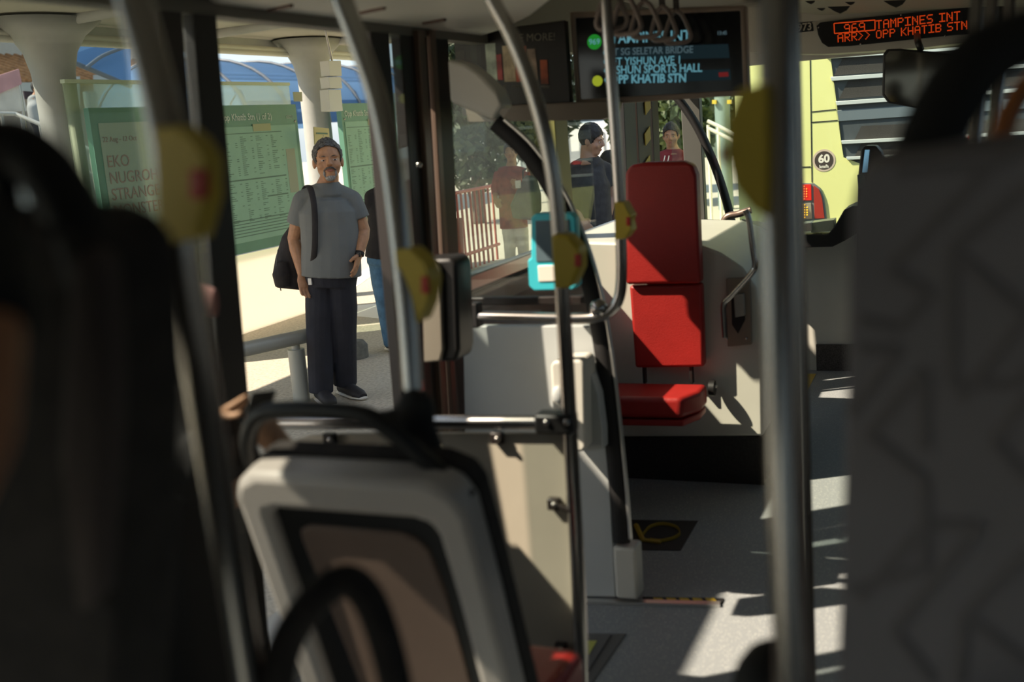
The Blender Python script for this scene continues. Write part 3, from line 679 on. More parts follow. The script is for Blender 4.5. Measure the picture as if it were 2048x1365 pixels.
def fabric_pattern():
    mt = bpy.data.materials.new('patterned_seat_fabric'); mt.use_nodes = True; t = mt.node_tree; b = t.nodes['Principled BSDF']
    b.inputs['Roughness'].default_value = .75; b.inputs['Base Color'].default_value = (.085,.078,.080,1)
    return mt
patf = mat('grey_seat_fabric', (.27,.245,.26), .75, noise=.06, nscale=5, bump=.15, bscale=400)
patd = mat('seat_pattern_line', (.20,.178,.185), .8)
rsb = root('tall_seat_back', 'tall grey patterned seat back filling the right edge of the photo', 'seat', at(1950, 1365, .95)+V3((0,0,-.2)))
n9 = V3((0,1,.12)).normalized(); 
def R9(x, y, o=0): 
    d = ray(x, y); p0 = at(1740, 330, .92); return CAM+d*((p0-CAM).dot(n9)+o)/d.dot(n9)
prism('back_cushion', [R9(*q) for q in ((1702,420),(1712,372),(1738,340),(1790,325),(1900,312),(2120,296),(2400,290),(2400,1600),(1668,1600),(1684,1100),(1696,700))], n9*.09, patf, rsb, .025, 4)
lines = [[(1790,345),(1985,330),(1780,540),(1860,590),(1800,660),(1720,640)], [(1990,330),(2060,300)], [(2060,370),(1905,500),(1905,770),(2030,770),(2060,740)], [(1905,500),(2060,630)], [(2060,630),(1920,800)],
         [(1850,740),(1740,870),(1850,960),(1850,1140),(1700,1180)], [(1850,750),(1850,900)], [(1990,880),(2060,790)], [(1990,880),(2060,960)], [(1720,700),(1800,700),(1700,830)],
         [(1720,1200),(1850,1050),(1960,1050),(1790,1260),(1870,1365)], [(1930,1230),(2060,1100)], [(1930,1230),(1920,1365)], [(1930,1230),(2060,1330)]]
for ln in lines:
    bm = bmesh.new(); pp_ = [R9(x, y, -.0015) for x, y in ln]
    for i in range(len(pp_)-1): add_sweep(bm, [pp_[i], pp_[i+1]], .0055, 6, flat=.25, up=tuple(V3((0,0,1)).cross(n9).cross(n9)) if False else None)
    finish('woven_line', bm, patd, rsb)
box('base', rsb.location+V3((-.05,0,-.6)), rsb.location+V3((.35,.3,.1)), softblack, rsb)
rh = tube('seat_grab_handle', [at(x, y, .98) for x, y in ((1800,470),(1820,390),(1850,310),(1892,215),(1950,130),(2020,85),(2110,60),(2200,60),(2290,130),(2330,240),(2345,420))], [.020,.024,.028,.029,.029,.027,.025,.024,.024,.024,.022], softblack, None, flat=.8)
tag(rh, 'thick black loop handle rising over the tall grey seat back', 'handle')
rh2 = tube('grab_rail', [at(x, y, 1.3) for x, y in ((1970,700),(1978,420),(1985,330),(2000,285),(2020,225),(2055,170),(2110,130),(2200,130),(2260,220),(2270,420),(2270,700))], .012, mat('orange_tube', (.36,.12,.03), .5), None)
tag(rh2, 'orange-brown curved handle at the right edge of the photo', 'handle')
for i, (x0, x1, s) in enumerate(((1945,1925,'leftmost of the bright poles above the grey seat'),(1975,1955,'middle of the bright poles above the grey seat'),(2010,1985,'rightmost of the bright poles above the grey seat'))):
    pole(s, [V3((at(x0+12,-60,2.4+.2*i).x, at(x0+12,-60,2.4+.2*i).y, ZC)), at(x0+12, -60, 2.4+.2*i), at(x0, 100, 2.4+.2*i), at((x0+x1)/2-8, 230, 2.4+.2*i), at(x1-18, 420, 2.4+.2*i), at(x1-25, 700, 2.4+.2*i), V3((at(x1-25,700,2.4+.2*i).x, at(x1-25,700,2.4+.2*i).y, ZF))], .014, 'cab_pole')

# left tall seat
n8 = V3((0,1,.12)).normalized()
def L8(x, y, o=0):
    d = ray(x, y); p0 = at(120, 450, .80); return CAM+d*((p0-CAM).dot(n8)+o)/d.dot(n8)
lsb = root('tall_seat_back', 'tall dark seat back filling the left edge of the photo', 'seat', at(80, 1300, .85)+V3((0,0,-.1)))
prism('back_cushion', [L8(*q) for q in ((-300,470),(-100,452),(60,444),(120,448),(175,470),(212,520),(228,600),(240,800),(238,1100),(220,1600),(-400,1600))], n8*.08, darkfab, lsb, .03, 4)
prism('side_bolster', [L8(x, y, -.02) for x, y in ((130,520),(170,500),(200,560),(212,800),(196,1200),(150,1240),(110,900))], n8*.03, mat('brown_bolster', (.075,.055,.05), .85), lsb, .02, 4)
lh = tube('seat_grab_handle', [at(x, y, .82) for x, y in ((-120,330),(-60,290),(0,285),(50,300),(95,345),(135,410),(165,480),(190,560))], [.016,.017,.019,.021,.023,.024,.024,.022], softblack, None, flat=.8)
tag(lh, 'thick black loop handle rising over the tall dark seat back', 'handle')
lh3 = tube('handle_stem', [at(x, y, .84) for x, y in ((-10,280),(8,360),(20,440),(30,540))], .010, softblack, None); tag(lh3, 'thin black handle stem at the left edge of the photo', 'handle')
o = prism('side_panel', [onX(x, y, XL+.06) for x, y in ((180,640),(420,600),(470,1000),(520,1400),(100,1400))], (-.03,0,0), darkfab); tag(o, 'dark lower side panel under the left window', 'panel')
o = ball('seat_corner', at(1545, 1392, 1.35), (.05,.06,.07), softblack); tag(o, 'black rounded seat corner at the foot of the thick pole', 'seat')

# ================================================================== OUTSIDE
ZP = .15
def ground_mat(name, c1, c2, sc_=60, rough=.9):
    return mat(name, c1, rough, col2=c2, nscale=sc_, bump=.25, bscale=sc_*3)
asph = ground_mat('asphalt', (.12,.115,.105), (.19,.18,.165), 45)
pave = ground_mat('tan_pavement', (.40,.355,.285), (.58,.52,.42), 40)
conc = mat('shelter_concrete', (.40,.40,.38), .7, noise=.06, nscale=5)
whitewall = mat('white_render', (.74,.68,.57), .8, noise=.10, nscale=3)
grass = mat('grass_green', (.05,.085,.025), .95, col2=(.14,.17,.06), nscale=14, bump=.5, bscale=60)
S(box('ground', (-60, -30, -.3), (40, 90, 0), asph))
tag(bpy.data.objects['ground'], kind='structure')
S(box('floor_pavement', (-60, -30, 0.0), (-2.25, 90, ZP), pave))
tag(box('kerb', (-2.42, -30, 0), (-2.24, 90, ZP+.012), mat('kerb_stone', (.42,.40,.36), .8)), kind='structure')
for i, (q, s) in enumerate(((((704,612),(790,604),(790,640),(704,632)), 'nearer wide white line painted on the pavement'), (((700,556),(760,522),(772,532),(712,574)), 'farther slanting white line painted on the pavement'))):
    o = prism('painted_line', [onZ(x, y, ZP+.004) for x, y in q], (0,0,-.003), mat('road_paint', (.80,.77,.70), .7)); tag(o, s, 'marking')

# low white wall, glass and boards of the bus stop
XW = -6.4
W_ = lambda x, y, o=0: onX(x, y, XW+o)
o = box('frosted_screen', (XW-.02, 8.0, ZP), (XW, 10.05, .90), mat('frosted_panel', (.80,.76,.67), .6, noise=.04, nscale=3, transl=.85)); tag(o, 'bright frosted white panel beneath the timetable board', 'panel')
sg = root('shelter_screen', 'green-tinted glass screen of the bus shelter', 'screen', (XW-.1, 6.5, .9))
for a, b in ((6.85,8.30),(8.36,10.0)):
    box('pane', (XW-.10, a, .93), (XW-.085, b, 2.50), shglass, sg)
    box('edge_trim', (XW-.115, a, 2.50), (XW-.07, b, 2.53), mat('pale_green_edge', (.55,.62,.45), .4), sg)
sage = mat('sage_board', (.11,.27,.19), .5, noise=.05, nscale=3); sagel = mat('timetable_paper', (.26,.46,.34), .6, noise=.04, nscale=6)
sageink = mat('timetable_ink', (.10,.19,.14), .6); sagew = mat('board_lettering', (.55,.64,.55), .6)
RY = V3((0,1,0))
def bx(name, y0, y1, z0, z1, dx, th, m_, par): return box(name, (XW+dx-th, y0, z0), (XW+dx, y1, z1), m_, par)
def timetable(y0, y1, title, label):
    r = root('timetable_board', label, 'notice board', (XW+.03, (y0+y1)/2, .93), 'bus stop timetable boards')
    bx('frame', y0, y1, .92, 2.30, .06, .06, sage, r).modifiers.clear()
    bx('paper', y0+.05, y1-.06, 1.02, 2.10, .066, .006, sagel, r)
    text('lettering', title, (XW+.062, y0+.06, 2.16), .088, sagew, r, RY, (0,0,1), bold=.001)
    text('lettering', '65221', (XW+.062, y1-.20, 2.16), .05, sagew, r, RY, (0,0,1))
    ink = bmesh.new(); W = y1-y0-.15; h0 = random.Random(len(title))
    def inkb(a, b, c, d): add_box(ink, (XW+.0665, y0+.07+a*W, 1.04+c*1.04), (XW+.0675, y0+.07+b*W, 1.04+d*1.04))
    inkb(0,.80,.535,.548); inkb(.50,.80,.36,.372); inkb(0,.80,.955,.962); inkb(0,.82,.17,.18)
    for c in range(4):
        for rowi in range(2):
            z = .93 if rowi == 0 else .51
            for k in range(20):
                if h0.random() < .88:
                    a = c*.21+.01; inkb(a, a+h0.uniform(.02,.09), z-k*.018-.006, z-k*.018)
                    if h0.random() < .5: inkb(a+.14, a+.165, z-k*.018-.006, z-k*.018)
    for k in range(5): inkb(0,.80,.03+k*.028,.038+k*.028)
    finish('printed_rows', ink, sageink, r)
    bx('side_table', y1-.28, y1-.12, 1.42, 1.86, .0675, .001, mat('table_tint', (.30,.33,.24), .6), r)
    bx('notice', y0+.56, y0+.86, 2.05, 2.12, .07, .002, mat('notice_yellow', (.36,.38,.20), .6), r)
    for y in (y0+.05, y1-.05): ball('screw', (XW+.062, y, 2.13), .012, steel, r)
    return r
timetable(8.50, 9.86, 'Opp Khatib Stn (1 of 2)', 'green timetable board behind the left shoulder of the grey-shirted man')
timetable(10.75, 12.0, 'Opp Khatib Stn (2 of 2)', 'green timetable board to the right of the grey-shirted man')
pb = root('poster_board', 'pale green exhibition poster in a glass frame, left of the near pole', 'poster', (XW+.03, 7.2, .93))
y0, y1 = 6.93, 7.95
bx('frame', y0, y1, .60, 2.30, .05, .05, sage, pb)
bx('paper', y0+.08, y1-.05, .66, 2.18, .056, .006, mat('poster_paper', (.33,.43,.33), .6), pb)
ink = mat('poster_ink', (.30,.22,.17), .6)
for i, s in enumerate(('EKO','NUGROHO','STRANGE','MONSTERS','VIEW')):
    text('lettering', s, (XW+.052, y0+.11, 1.83-i*.132), .135, ink, pb, RY, (0,0,1), lift=.007)
text('lettering', '22 Aug - 12 Oct', (XW+.052, y0+.10, 2.03), .06, ink, pb, RY, (0,0,1), lift=.007)
for i, s in enumerate(('Singapore Art Museum', 'at Tanjong Pagar Distripark')): text('lettering', s, (XW+.052, y0+.16, 1.10-i*.06), .042, ink, pb, RY, (0,0,1), lift=.007)
bx('crest', y0+.14, y0+.22, 1.20, 1.30, .058, .002, mat('crest_red', (.34,.16,.13), .6), pb)
bx('panel_wall', y0-.03, y1+.03, ZP, .60, .04, .05, whitewall, pb)
ps = root('street_poster', 'tall blue and orange advertising poster beyond the shelter', 'poster', (XW, 12.5, ZP))
box('frame', (XW-.12, 12.15, ZP), (XW, 13.3, 2.42), mat('poster_frame', (.30,.40,.42), .4), ps)
box('print', (XW-.10, 12.2, .7), (XW+.004, 13.25, 2.34), mat('poster_blue', (.05,.16,.26), .5, col2=(.10,.30,.40), nscale=3), ps)
bm = bmesh.new()
for c, r in (((XW+.01,12.62,1.75),(.006,.14,.18)), ((XW+.01,12.58,1.45),(.006,.20,.16)), ((XW+.01,12.7,1.25),(.006,.15,.12))): add_ball(bm, c, r)
finish('figure_print', bm, mat('poster_orange', (.55,.20,.03), .5), ps)

# roof, pillars
rf = root('shelter_roof', 'pale concrete bus shelter roof on flared pillars', 'roof', (-5.2, 9, 2.95))
XR0, XR1 = -7.05, -3.25
box('slab', (XR0, -8, 3.02), (XR1, 12.4, 3.14), mat('roof_underside', (.42,.40,.34), .8, noise=.05, nscale=2), rf)
for y in range(-7, 13, 2):
    tube('rib', [(XR0+.1, y, 2.98), ((XR0+XR1)/2, y, 3.02), (XR1-.1, y, 2.98)], .05, conc, rf, k=3)
box('edge_beam', (XR0-.05, -8, 2.90), (XR0+.12, 12.4, 3.14), conc, rf, .02)
box('edge_beam', (XR1-.12, -8, 2.92), (XR1+.05, 12.4, 3.14), conc, rf, .02)
for z in (2.86, 2.82): tube('pipe', [(XR0+.25, -8, z+.04), (XR0+.25, 12.4, z+.04)], .03, mat('pipe_white', (.6,.58,.5), .5), rf, smooth_path=False)
def pillar(px, label):
    p = onX(px, 300, XW-.28)
    r = root('shelter_pillar', label, 'pillar', (p.x, p.y, ZP), 'flared pillars of the bus shelter')
    prof = [(ZP,.165),(1.0,.16),(2.1,.155),(2.45,.157),(2.6,.175),(2.75,.22),(2.88,.32),(3.0,.50)]
    bm = bmesh.new(); rings = []
    for z, rr_ in prof: rings.append([bm.verts.new((p.x+(rr_ if z < 2.5 else .14+(rr_-.14)*.55)*math.cos(k*.2618), p.y+rr_*math.sin(k*.2618), z)) for k in range(24)])
    for i in range(len(rings)-1):
        for k in range(24): bm.faces.new((rings[i][k], rings[i][(k+1)%24], rings[i+1][(k+1)%24], rings[i+1][k]))
    bm.faces.new(rings[0]); bm.faces.new(rings[-1])
    finish('shaft', bm, conc, r, smooth=True)
    tube('collar', [(p.x,p.y,2.42),(p.x,p.y,2.45)], .152, mat('collar_grey', (.3,.3,.28), .6), r, smooth_path=False, n=24)
    return r
pillar(130, 'grey flared shelter pillar above the tall dark seat back')
pillar(640, 'grey flared shelter pillar behind the head of the grey-shirted man')
hs2 = root('hanging_sign', 'white box sign hanging from the shelter roof above the man', 'sign', onX(674, 225, -5.6))
H5 = lambda x, y, o=0: onX(x, y, -5.6+o)
for i, (a, b) in enumerate(((121,152),(154,177),(179,222))): prism('panel', [H5(x, y) for x, y in ((657,a),(682,a),(686-(2-i),b),(660,b))], (-.10,0,0), mat('sign_white', (.78,.76,.70), .5), hs2, .004)
tube('hanger', [H5(664,121,-.05), V3((-5.65, H5(664,121).y, 3.03))], .012, steel, hs2, smooth_path=False)
yn = root('yellow_notice', 'small yellow notice fixed beside the pillar behind the man', 'notice', onX(645, 290, XW+.25))
prism('sheet', [W_(x, y, .25) for x, y in ((628,254),(658,257),(660,290),(630,290))], (-.01,0,0), mat('notice_paper', (.60,.52,.25), .6), yn)
prism('print', [W_(x, y, .256) for x, y in ((633,265),(655,266),(656,269),(633,268))], (-.004,0,0), sageink, yn)
tube('bracket', [W_(645,272,.245), W_(645,272,-.12)], .012, steel, yn, smooth_path=False)
nt2 = root('pale_notice', 'small pale notice on the glass left of the pillar', 'notice', onX(596, 200, XW+.02))
prism('sheet', [W_(x, y, .02) for x, y in ((587,184),(604,184),(605,203),(589,203))], (-.01,0,0), mat('notice_pale', (.42,.42,.28), .6), nt2)
tube('clip', [W_(596,190,.01), W_(596,190,-.09)], .01, steel, nt2, smooth_path=False)

# perch rail and stone
br = root('perch_rail', 'grey steel perch rail on a stout post left of the man', 'rail', (-4.25, 6.2, ZP))
railm = mat('rail_grey', (.42,.42,.37), .5, .3)
a_, b_ = onZ(430, 712, .60), onZ(612, 672, .60); dv = (b_-a_)
tube('rail', [a_-dv*1.2, b_], .05, railm, br, smooth_path=False, n=18); ball('end_cap', b_, .05, railm, br)
pst = onZ(604, 803, ZP)
tube('post', [pst, V3((pst.x, pst.y, .52))], .058, railm, br, smooth_path=False, n=18)
tube('neck', [V3((pst.x, pst.y, .50)), V3((pst.x, pst.y, .58))], .03, railm, br, smooth_path=False)
p2 = pst-dv.normalized()*1.5; tube('post', [V3((p2.x,p2.y,ZP)), V3((p2.x,p2.y,.56))], .058, railm, br, smooth_path=False, n=18)
p = onZ(706, 716, ZP); o = tube('stone_bollard', [p, p+V3((0,0,.10)), p+V3((0,0,.14))], [.13,.13,.10], mat('dark_stone', (.16,.15,.12), .8, noise=.2), None, smooth_path=False, n=20); tag(o, 'low round dark stone stub behind the man\'s leg', 'bollard')
tp = tube('white_post', [onX(388,165,-5.0), onX(408,400,-5.0), V3((-5.0, onX(430,700,-5.0).y, ZP))], .028, mat('post_pale', (.55,.56,.48), .4), None, smooth_path=False); tag(tp, 'slim pale post seen between the two dark door frames', 'post')

# blue barrel canopy walkway
bc = root('blue_canopy', 'blue translucent barrel canopy over a walkway behind the shelter', 'canopy', (-10.5, 12, ZP))
blue = mat('blue_sheet', (.20,.38,.62), .4, transl=.55); ribm = mat('canopy_rib', (.12,.14,.16), .5)
bm = bmesh.new(); CX_, CZ_, RR_ = -14.6, 2.3, 1.9; prev = None
for a in range(0, 19):
    t = a*math.pi/18; pr_ = [bm.verts.new((CX_+RR_*math.cos(t), y, CZ_+RR_*.75*math.sin(t))) for y in (18.0, 27.0)]
    if prev: bm.faces.new((prev[0], prev[1], pr_[1], pr_[0]))
    prev = pr_
bmesh.ops.solidify(bm, geom=bm.faces[:], thickness=.02)
finish('sheet', bm, blue, bc, smooth=True)
for y in (18.1, 19.5, 21, 22.5, 24, 25.5, 27): tube('rib', [(CX_+(RR_+.03)*math.cos(a*.3142), y, CZ_+(RR_+.03)*.75*math.sin(a*.3142)) for a in range(11)], .035, ribm, bc, k=2)
for y in (19.5, 22.5, 25.5):
    for sx_ in (-1, 1): tube('post', [(CX_+sx_*RR_, y, ZP), (CX_+sx_*RR_, y, CZ_)], .08, conc, bc, smooth_path=False)
b2 = root('blue_awning', 'sloping blue awning between the two shelter pillars', 'awning', (-10, 9.5, ZP))
prism('sheet', [onX(128,70,-14.0), onX(262,70,-14.0), onX(262,172,-13.0), onX(128,116,-13.4)], (-.02,0,.01), blue, b2)
tube('edge_bar', [onX(128,117,-13.35), onX(262,173,-12.95)], .04, ribm, b2, smooth_path=False)
tube('rib', [onX(172,136,-13.1), onX(205,112,-13.3), onX(250,94,-13.5)], .03, ribm, b2)
pp_ = onX(174, 150, -13.3); tube('post', [(pp_.x,pp_.y,ZP), (pp_.x,pp_.y,3.0)], .11, mat('post_blue_grey', (.20,.25,.27), .5), b2, smooth_path=False)

# tiled house at the left
hx = -19.5
hsx = root('tiled_house', 'cream house with an orange clay tile roof at the far left', 'house', (hx-2, 16, ZP))
def Hx(x, y, o=0): return onX(x, y, hx+o)
za, ya, yb = Hx(0,165).z, 5.0, 26.0
box('wall', (hx-6, ya, ZP), (hx-.3, yb, za+.2), mat('house_cream', (.66,.57,.44), .8, noise=.05), hsx)
box('upper_wall', (hx-6, ya, za), (hx-1.6, yb, za+3.2), mat('house_cream', (.66,.57,.44)), hsx)
box('column', (hx-1.6, Hx(30,100).y, za), (hx-1.45, Hx(38,100).y, za+3), mat('house_grey', (.4,.4,.38), .8), hsx)
tile = mat('clay_tile', (.52,.24,.09), .8, noise=.25, nscale=9)
prism('roof', [(hx+.5, ya, za-.10), (hx-1.7, ya, za+.70), (hx-1.7, ya, za+.80), (hx+.5, ya, za+.02)], (0, yb-ya, 0), tile, hsx)
bm = bmesh.new(); y = ya
while y < yb: add_sweep(bm, [V3((hx+.52, y, za+.0)), V3((hx-1.7, y, za+.80))], .07, 8); y += .26
tag(finish('tile_rows', bm, tile, hsx, smooth=True), kind='stuff')
for (x0, x1, y0_, y1_, c) in ((140,160,153,212,(.62,.58,.48)), (188,224,150,207,(.62,.58,.48)), (40,75,165,185,(.66,.62,.55))):
    prism('blind', [Hx(x, y, .55) for x, y in ((x0,y0_),(x1,y0_),(x1,y1_),(x0,y1_))], (-.03,0,0), mat('blind_cream', c, .7), hsx)
bn = root('banner', 'pink and white banner hanging at the far left', 'banner', onX(20, 225, -14.0))
prism('cloth', [onX(x, y, -14.0) for x, y in ((-30,175),(42,168),(54,222),(-30,226))], (-.03,0,0), mat('banner_white', (.62,.58,.52), .7, noise=.12, nscale=3), bn)
prism('valance', [onX(x, y, -13.96) for x, y in ((-30,160),(38,138),(44,168),(-30,200))], (-.03,0,0), mat('banner_pink', (.60,.32,.33), .7, noise=.15, nscale=3), bn)
for x in (-20, 46): q = onX(x, 224, -14.02); tube('pole', [(q.x, q.y, ZP), (q.x, q.y, 3.2)], .03, steel, bn, smooth_path=False)
sgn = root('dark_sign', 'small dark sign panel behind the banner', 'sign', onX(60, 200, -14.6))
prism('board', [onX(x, y, -14.6) for x, y in ((48,182),(72,184),(72,200),(50,198))], (-.03,0,0), mat('sign_dark', (.05,.03,.04), .6), sgn)
q = onX(62, 199, -14.61); tube('leg', [(q.x, q.y, ZP), q], .02, steel, sgn, smooth_path=False)
# ramp railing and grass terraces
rg = root('ramp_railing', 'white metal ramp railing at the far left', 'railing', (-12, 10, ZP))
rl = [onX(-40,228,-12.5), onX(30,228,-12.5), onX(92,254,-12.0), onX(180,300,-11.5)]
tube('top_bar', rl, .03, mat('rail_white', (.7,.68,.62), .4), rg, smooth_path=False)
tube('mid_bar', [v-V3((0,0,.35)) for v in rl], .018, MATS['rail_white'], rg, smooth_path=False)
tube('low_bar', [v-V3((0,0,.70)) for v in rl], .018, MATS['rail_white'], rg, smooth_path=False)
for t in (0, .2, .4, .6, .8, 1.0):
    k = min(2, int(t*3)); f = t*3-k; v = rl[k].lerp(rl[k+1], f); tube('post', [(v.x, v.y, ZP), v], .022, MATS['rail_white'], rg, smooth_path=False)
for i, (x0, z0) in enumerate(((-8.0,.45),(-9.2,.8),(-10.4,1.15),(-11.6,1.45))):
    tag(box('terrace', (x0-1.2, 2.0, ZP), (x0, 11.0, z0), grass), kind='structure')
    tag(box('terrace_kerb', (x0-.06, 2.0, ZP), (x0+.06, 11.0, z0+.04), mat('kerb_grey', (.32,.30,.27), .8)), kind='structure')
tag(tube('white_rail', [onX(-60,437,-7.4), onX(98,441,-7.4)], .018, MATS['rail_white'], None, smooth_path=False), 'bright white rail low at the far left', 'rail')

def leafcloud(name, c, rad, n, size, m_, parent, seed=1):
    rnd = random.Random(seed); bm = bmesh.new(); c = V3(c)
    for _ in range(n):
        d = V3((rnd.gauss(0,1), rnd.gauss(0,1), rnd.gauss(0,1))).normalized()*(rnd.random()**.4)
        p = c+V3((d.x*rad[0], d.y*rad[1], d.z*rad[2]))
        a = V3((rnd.uniform(-1,1), rnd.uniform(-1,1), rnd.uniform(-1,1))).normalized(); b = a.cross(V3((rnd.uniform(-1,1), rnd.uniform(-1,1), .3))).normalized()
        s = size*rnd.uniform(.6,1.3)
        bm.faces.new([bm.verts.new(p+a*s), bm.verts.new(p+b*s*.45), bm.verts.new(p-a*s), bm.verts.new(p-b*s*.45)])
    return finish(name, bm, m_, parent)
leaf = mat('leaf_green', (.05,.085,.03), .6, col2=(.12,.16,.06), nscale=4, transl=.3)
leafd = mat('leaf_dark', (.03,.05,.022), .6, col2=(.07,.09,.04), nscale=4, transl=.25)
bark = mat('bark', (.12,.09,.065), .9, noise=.3, nscale=20)
def tree(px, py_base, X, hgt, rad, label, m_, seed, n=2600, size=.10, name='tree'):
    g = onX(px, py_base, X); r = root(name, label, 'tree', (g.x, g.y, ZP))
    if hgt > 1.2:
        tube('trunk', [(g.x,g.y,ZP), (g.x+.05,g.y,ZP+hgt*.4), (g.x,g.y+.1,ZP+hgt*.7)], [.12,.09,.06], bark, r)
    leafcloud('foliage', (g.x, g.y, ZP+hgt-rad[2]*.6 if hgt > 1.2 else ZP+rad[2]), rad, n, size, m_, r, seed)
    return r
tree(60, 420, -9.4, .6, (.4,.5,.35), 'leafy shrub on the grass slope at the far left', leaf, 3, 900, .05, 'shrub')
tree(45, 350, -10.8, .9, (.5,.8,.55), 'upper shrub on the grass slope at the far left', leaf, 4, 900, .06, 'shrub')

# behind the front side windows
tree(955, 420, -8.6, 3.6, (1.2,1.6,1.9), 'grey-green tree outside the side window behind the woman', leafd, 5, 6000, .11)
tree(1060, 330, -9.2, 4.5, (1.6,1.6,2.2), 'dark tree outside behind the black curved band', leafd, 6, 5000, .16)
tree(1480, 330, -6.6, 4.4, (2.2,2.6,2.2), 'pale green tree beyond the windscreen corner', leaf, 7, 4000, .15)
tree(1330, 330, -5.4, 2.4, (1.1,1.1,1.1), 'sunlit bushy tree behind the man in the maroon shirt', leaf, 8, 4000, .14)
wb = root('white_building', 'white building with a balcony railing beyond the side window', 'building', (-20, 34, ZP))
Wb = lambda x, y, o=0: onY(x, y, 34+o)
prism('wall', [Wb(940,268), Wb(1240,240), Wb(1245,365), Wb(942,375)], (0,4,0), mat('far_white', (.62,.64,.62), .8, noise=.05), wb)
prism('upper_storey', [Wb(900,150), Wb(1140,130), Wb(1150,245), Wb(905,262)], (0,3,0), mat('far_grey', (.20,.22,.23), .8), wb)
for y in (262, 270, 278): tube('balcony_rail', [Wb(985,y-1,-.5), Wb(1130,y-14,-.5)], .05, MATS['rail_white'], wb, smooth_path=False)
for i in range(12): x = 990+i*24; tube('wall_seam', [Wb(x,264,-.02), Wb(x+6,344,-.02)], .03, mat('far_seam', (.3,.32,.32), .8), wb, smooth_path=False)
fb = root('grey_block', 'pale grey block with slanted roof beyond the maroon-shirted man', 'building', (-12, 36, ZP))
prism('wall', [onY(x, y, 44) for x, y in ((1230,215),(1600,190),(1600,250),(1235,262))], (0,4,0), mat('far_stone', (.42,.40,.36), .8, noise=.12, nscale=2), fb)
prism('lower_wall', [onY(x, y, 44.2) for x, y in ((1230,258),(1600,245),(1600,330),(1235,340))], (0,3,0), mat('far_green', (.13,.17,.13), .8, noise=.2, nscale=2), fb)
gl = root('street_pole', 'thick grey-green street pole beyond the windscreen corner', 'pole', onY(1450, 420, 20))
q = onY(1448, 300, 20); tube('shaft', [(q.x,q.y,ZP),(q.x,q.y,5)], .14, mat('pole_teal', (.20,.27,.25), .5), gl, smooth_path=False)
for x in (1428, 1458): prism('sign_box', [onY(a_, b_, 19.8) for a_, b_ in ((x-4,200),(x+4,200),(x+4,208),(x-4,208))], (0,.1,0), yellowp, gl)
rrl = root('stair_railing', 'pale stair railing beyond the windscreen corner', 'railing', onY(1430, 300, 18))
for k in range(2): tube('bar', [onY(1415,242+k*14,18), onY(1436,252+k*14,18), onY(1480,274+k*14,18)], .03, MATS['rail_white'], rrl, smooth_path=False)
for x in (1416, 1436): q = onY(x, 250, 18); tube('post', [(q.x,q.y,ZP), q], .025, MATS['rail_white'], rrl, smooth_path=False)
rf2 = root('red_fence', 'low red metal fence outside the side window', 'fence', onX(945, 545, -5.6))
redm = mat('fence_red', (.42,.07,.05), .5)
for i in range(9):
    q = onX(925+i*9, 540, -5.9); tube('bar', [(q.x, q.y, ZP), (q.x, q.y, 1.15)], .016, redm, rf2, smooth_path=False)
q0, q1 = onX(918, 540, -5.9), onX(1002, 540, -5.9)
for z in (1.15, .35): tube('rail', [(q0.x,q0.y,z),(q1.x,q1.y,z)], .022, redm, rf2, smooth_path=False)
rb = prism('red_board', [onX(x, y, -2.9) for x, y in ((905,440),(924,436),(948,810),(926,820))], (-.06,0,0), redm); tag(rb, 'narrow red board outside at the left edge of the glass screen', 'panel')

# ---------------------------------------------------------------- green bus in front
YG = 10.9
gb = root('green_bus', 'lime green city bus stopped ahead with a 60 km/h sticker', 'bus', (.2, YG+4, 0))
Gb = lambda x, y, o=0: onY(x, y, YG+o)
lime = mat('lime_paint', (.74,.71,.30), .35, noise=.02, nscale=1, coat=.3)
dgrey = mat('bus_dark_panel', (.055,.062,.07), .45); grille = mat('grille_brown', (.035,.03,.028), .8, noise=.3, nscale=120)
xl = Gb(1470,300).x; xr = xl+2.5
box('body', (xl, YG+.06, .35), (xr, YG+10.5, 3.1), lime, gb, .08, 3)
prism('corner_panel', [Gb(x, y) for x, y in ((1465,80),(1655,60),(1660,105),(1672,220),(1687,315),(1742,336),(1744,420),(1700,445),(1620,452),(1480,452))], (0,.10,0), lime, gb, .012, 3)
prism('lower_panel', [Gb(x, y, .01) for x, y in ((1480,450),(1620,452),(1700,445),(1744,420),(2200,380),(2200,620),(1480,640))], (0,.10,0), lime, gb, .012)
prism('side_panel', [Gb(x, y, .008) for x, y in ((1740,336),(2200,330),(2200,400),(1742,425))], (0,.06,0), lime, gb)
prism('dark_panel', [Gb(x, y, .02) for x, y in ((1655,60),(2200,20),(2200,345),(1742,336),(1687,315),(1672,220))], (0,.10,0), dgrey, gb)
for (x0, y0_, x1, y1_) in ((1668,125,2100,100),(1678,172,2100,148),(1705,262,2100,245),(1705,296,2100,284)):
    prism('grille', [Gb(x, y, .008) for x, y in ((x0+18,y0_-10),(x1,y1_-10),(x1,y1_+18),(x0,y0_+26))], (0,.015,0), grille, gb)
for (x0, y0_, x1, y1_, h) in ((1652,113,2100,84,9),(1661,158,2100,128,8),(1671,207,2100,176,8),(1682,285,2100,264,7),(1692,317,2100,300,6)):
    prism('slat', [Gb(x, y, -.03) for x, y in ((x0,y0_-h/2),(x1,y1_-h/2),(x1,y1_+h/2),(x0+2,y0_+h/2))], (0,.05,0), mat('slat_silver', (.58,.60,.60), .35, .2), gb, .003)
prism('wide_band', [Gb(x, y, 0) for x, y in ((1673,221),(2100,192),(2100,214),(1675,243))], (0,.03,0), mat('band_grey', (.13,.155,.18), .4), gb, .003)
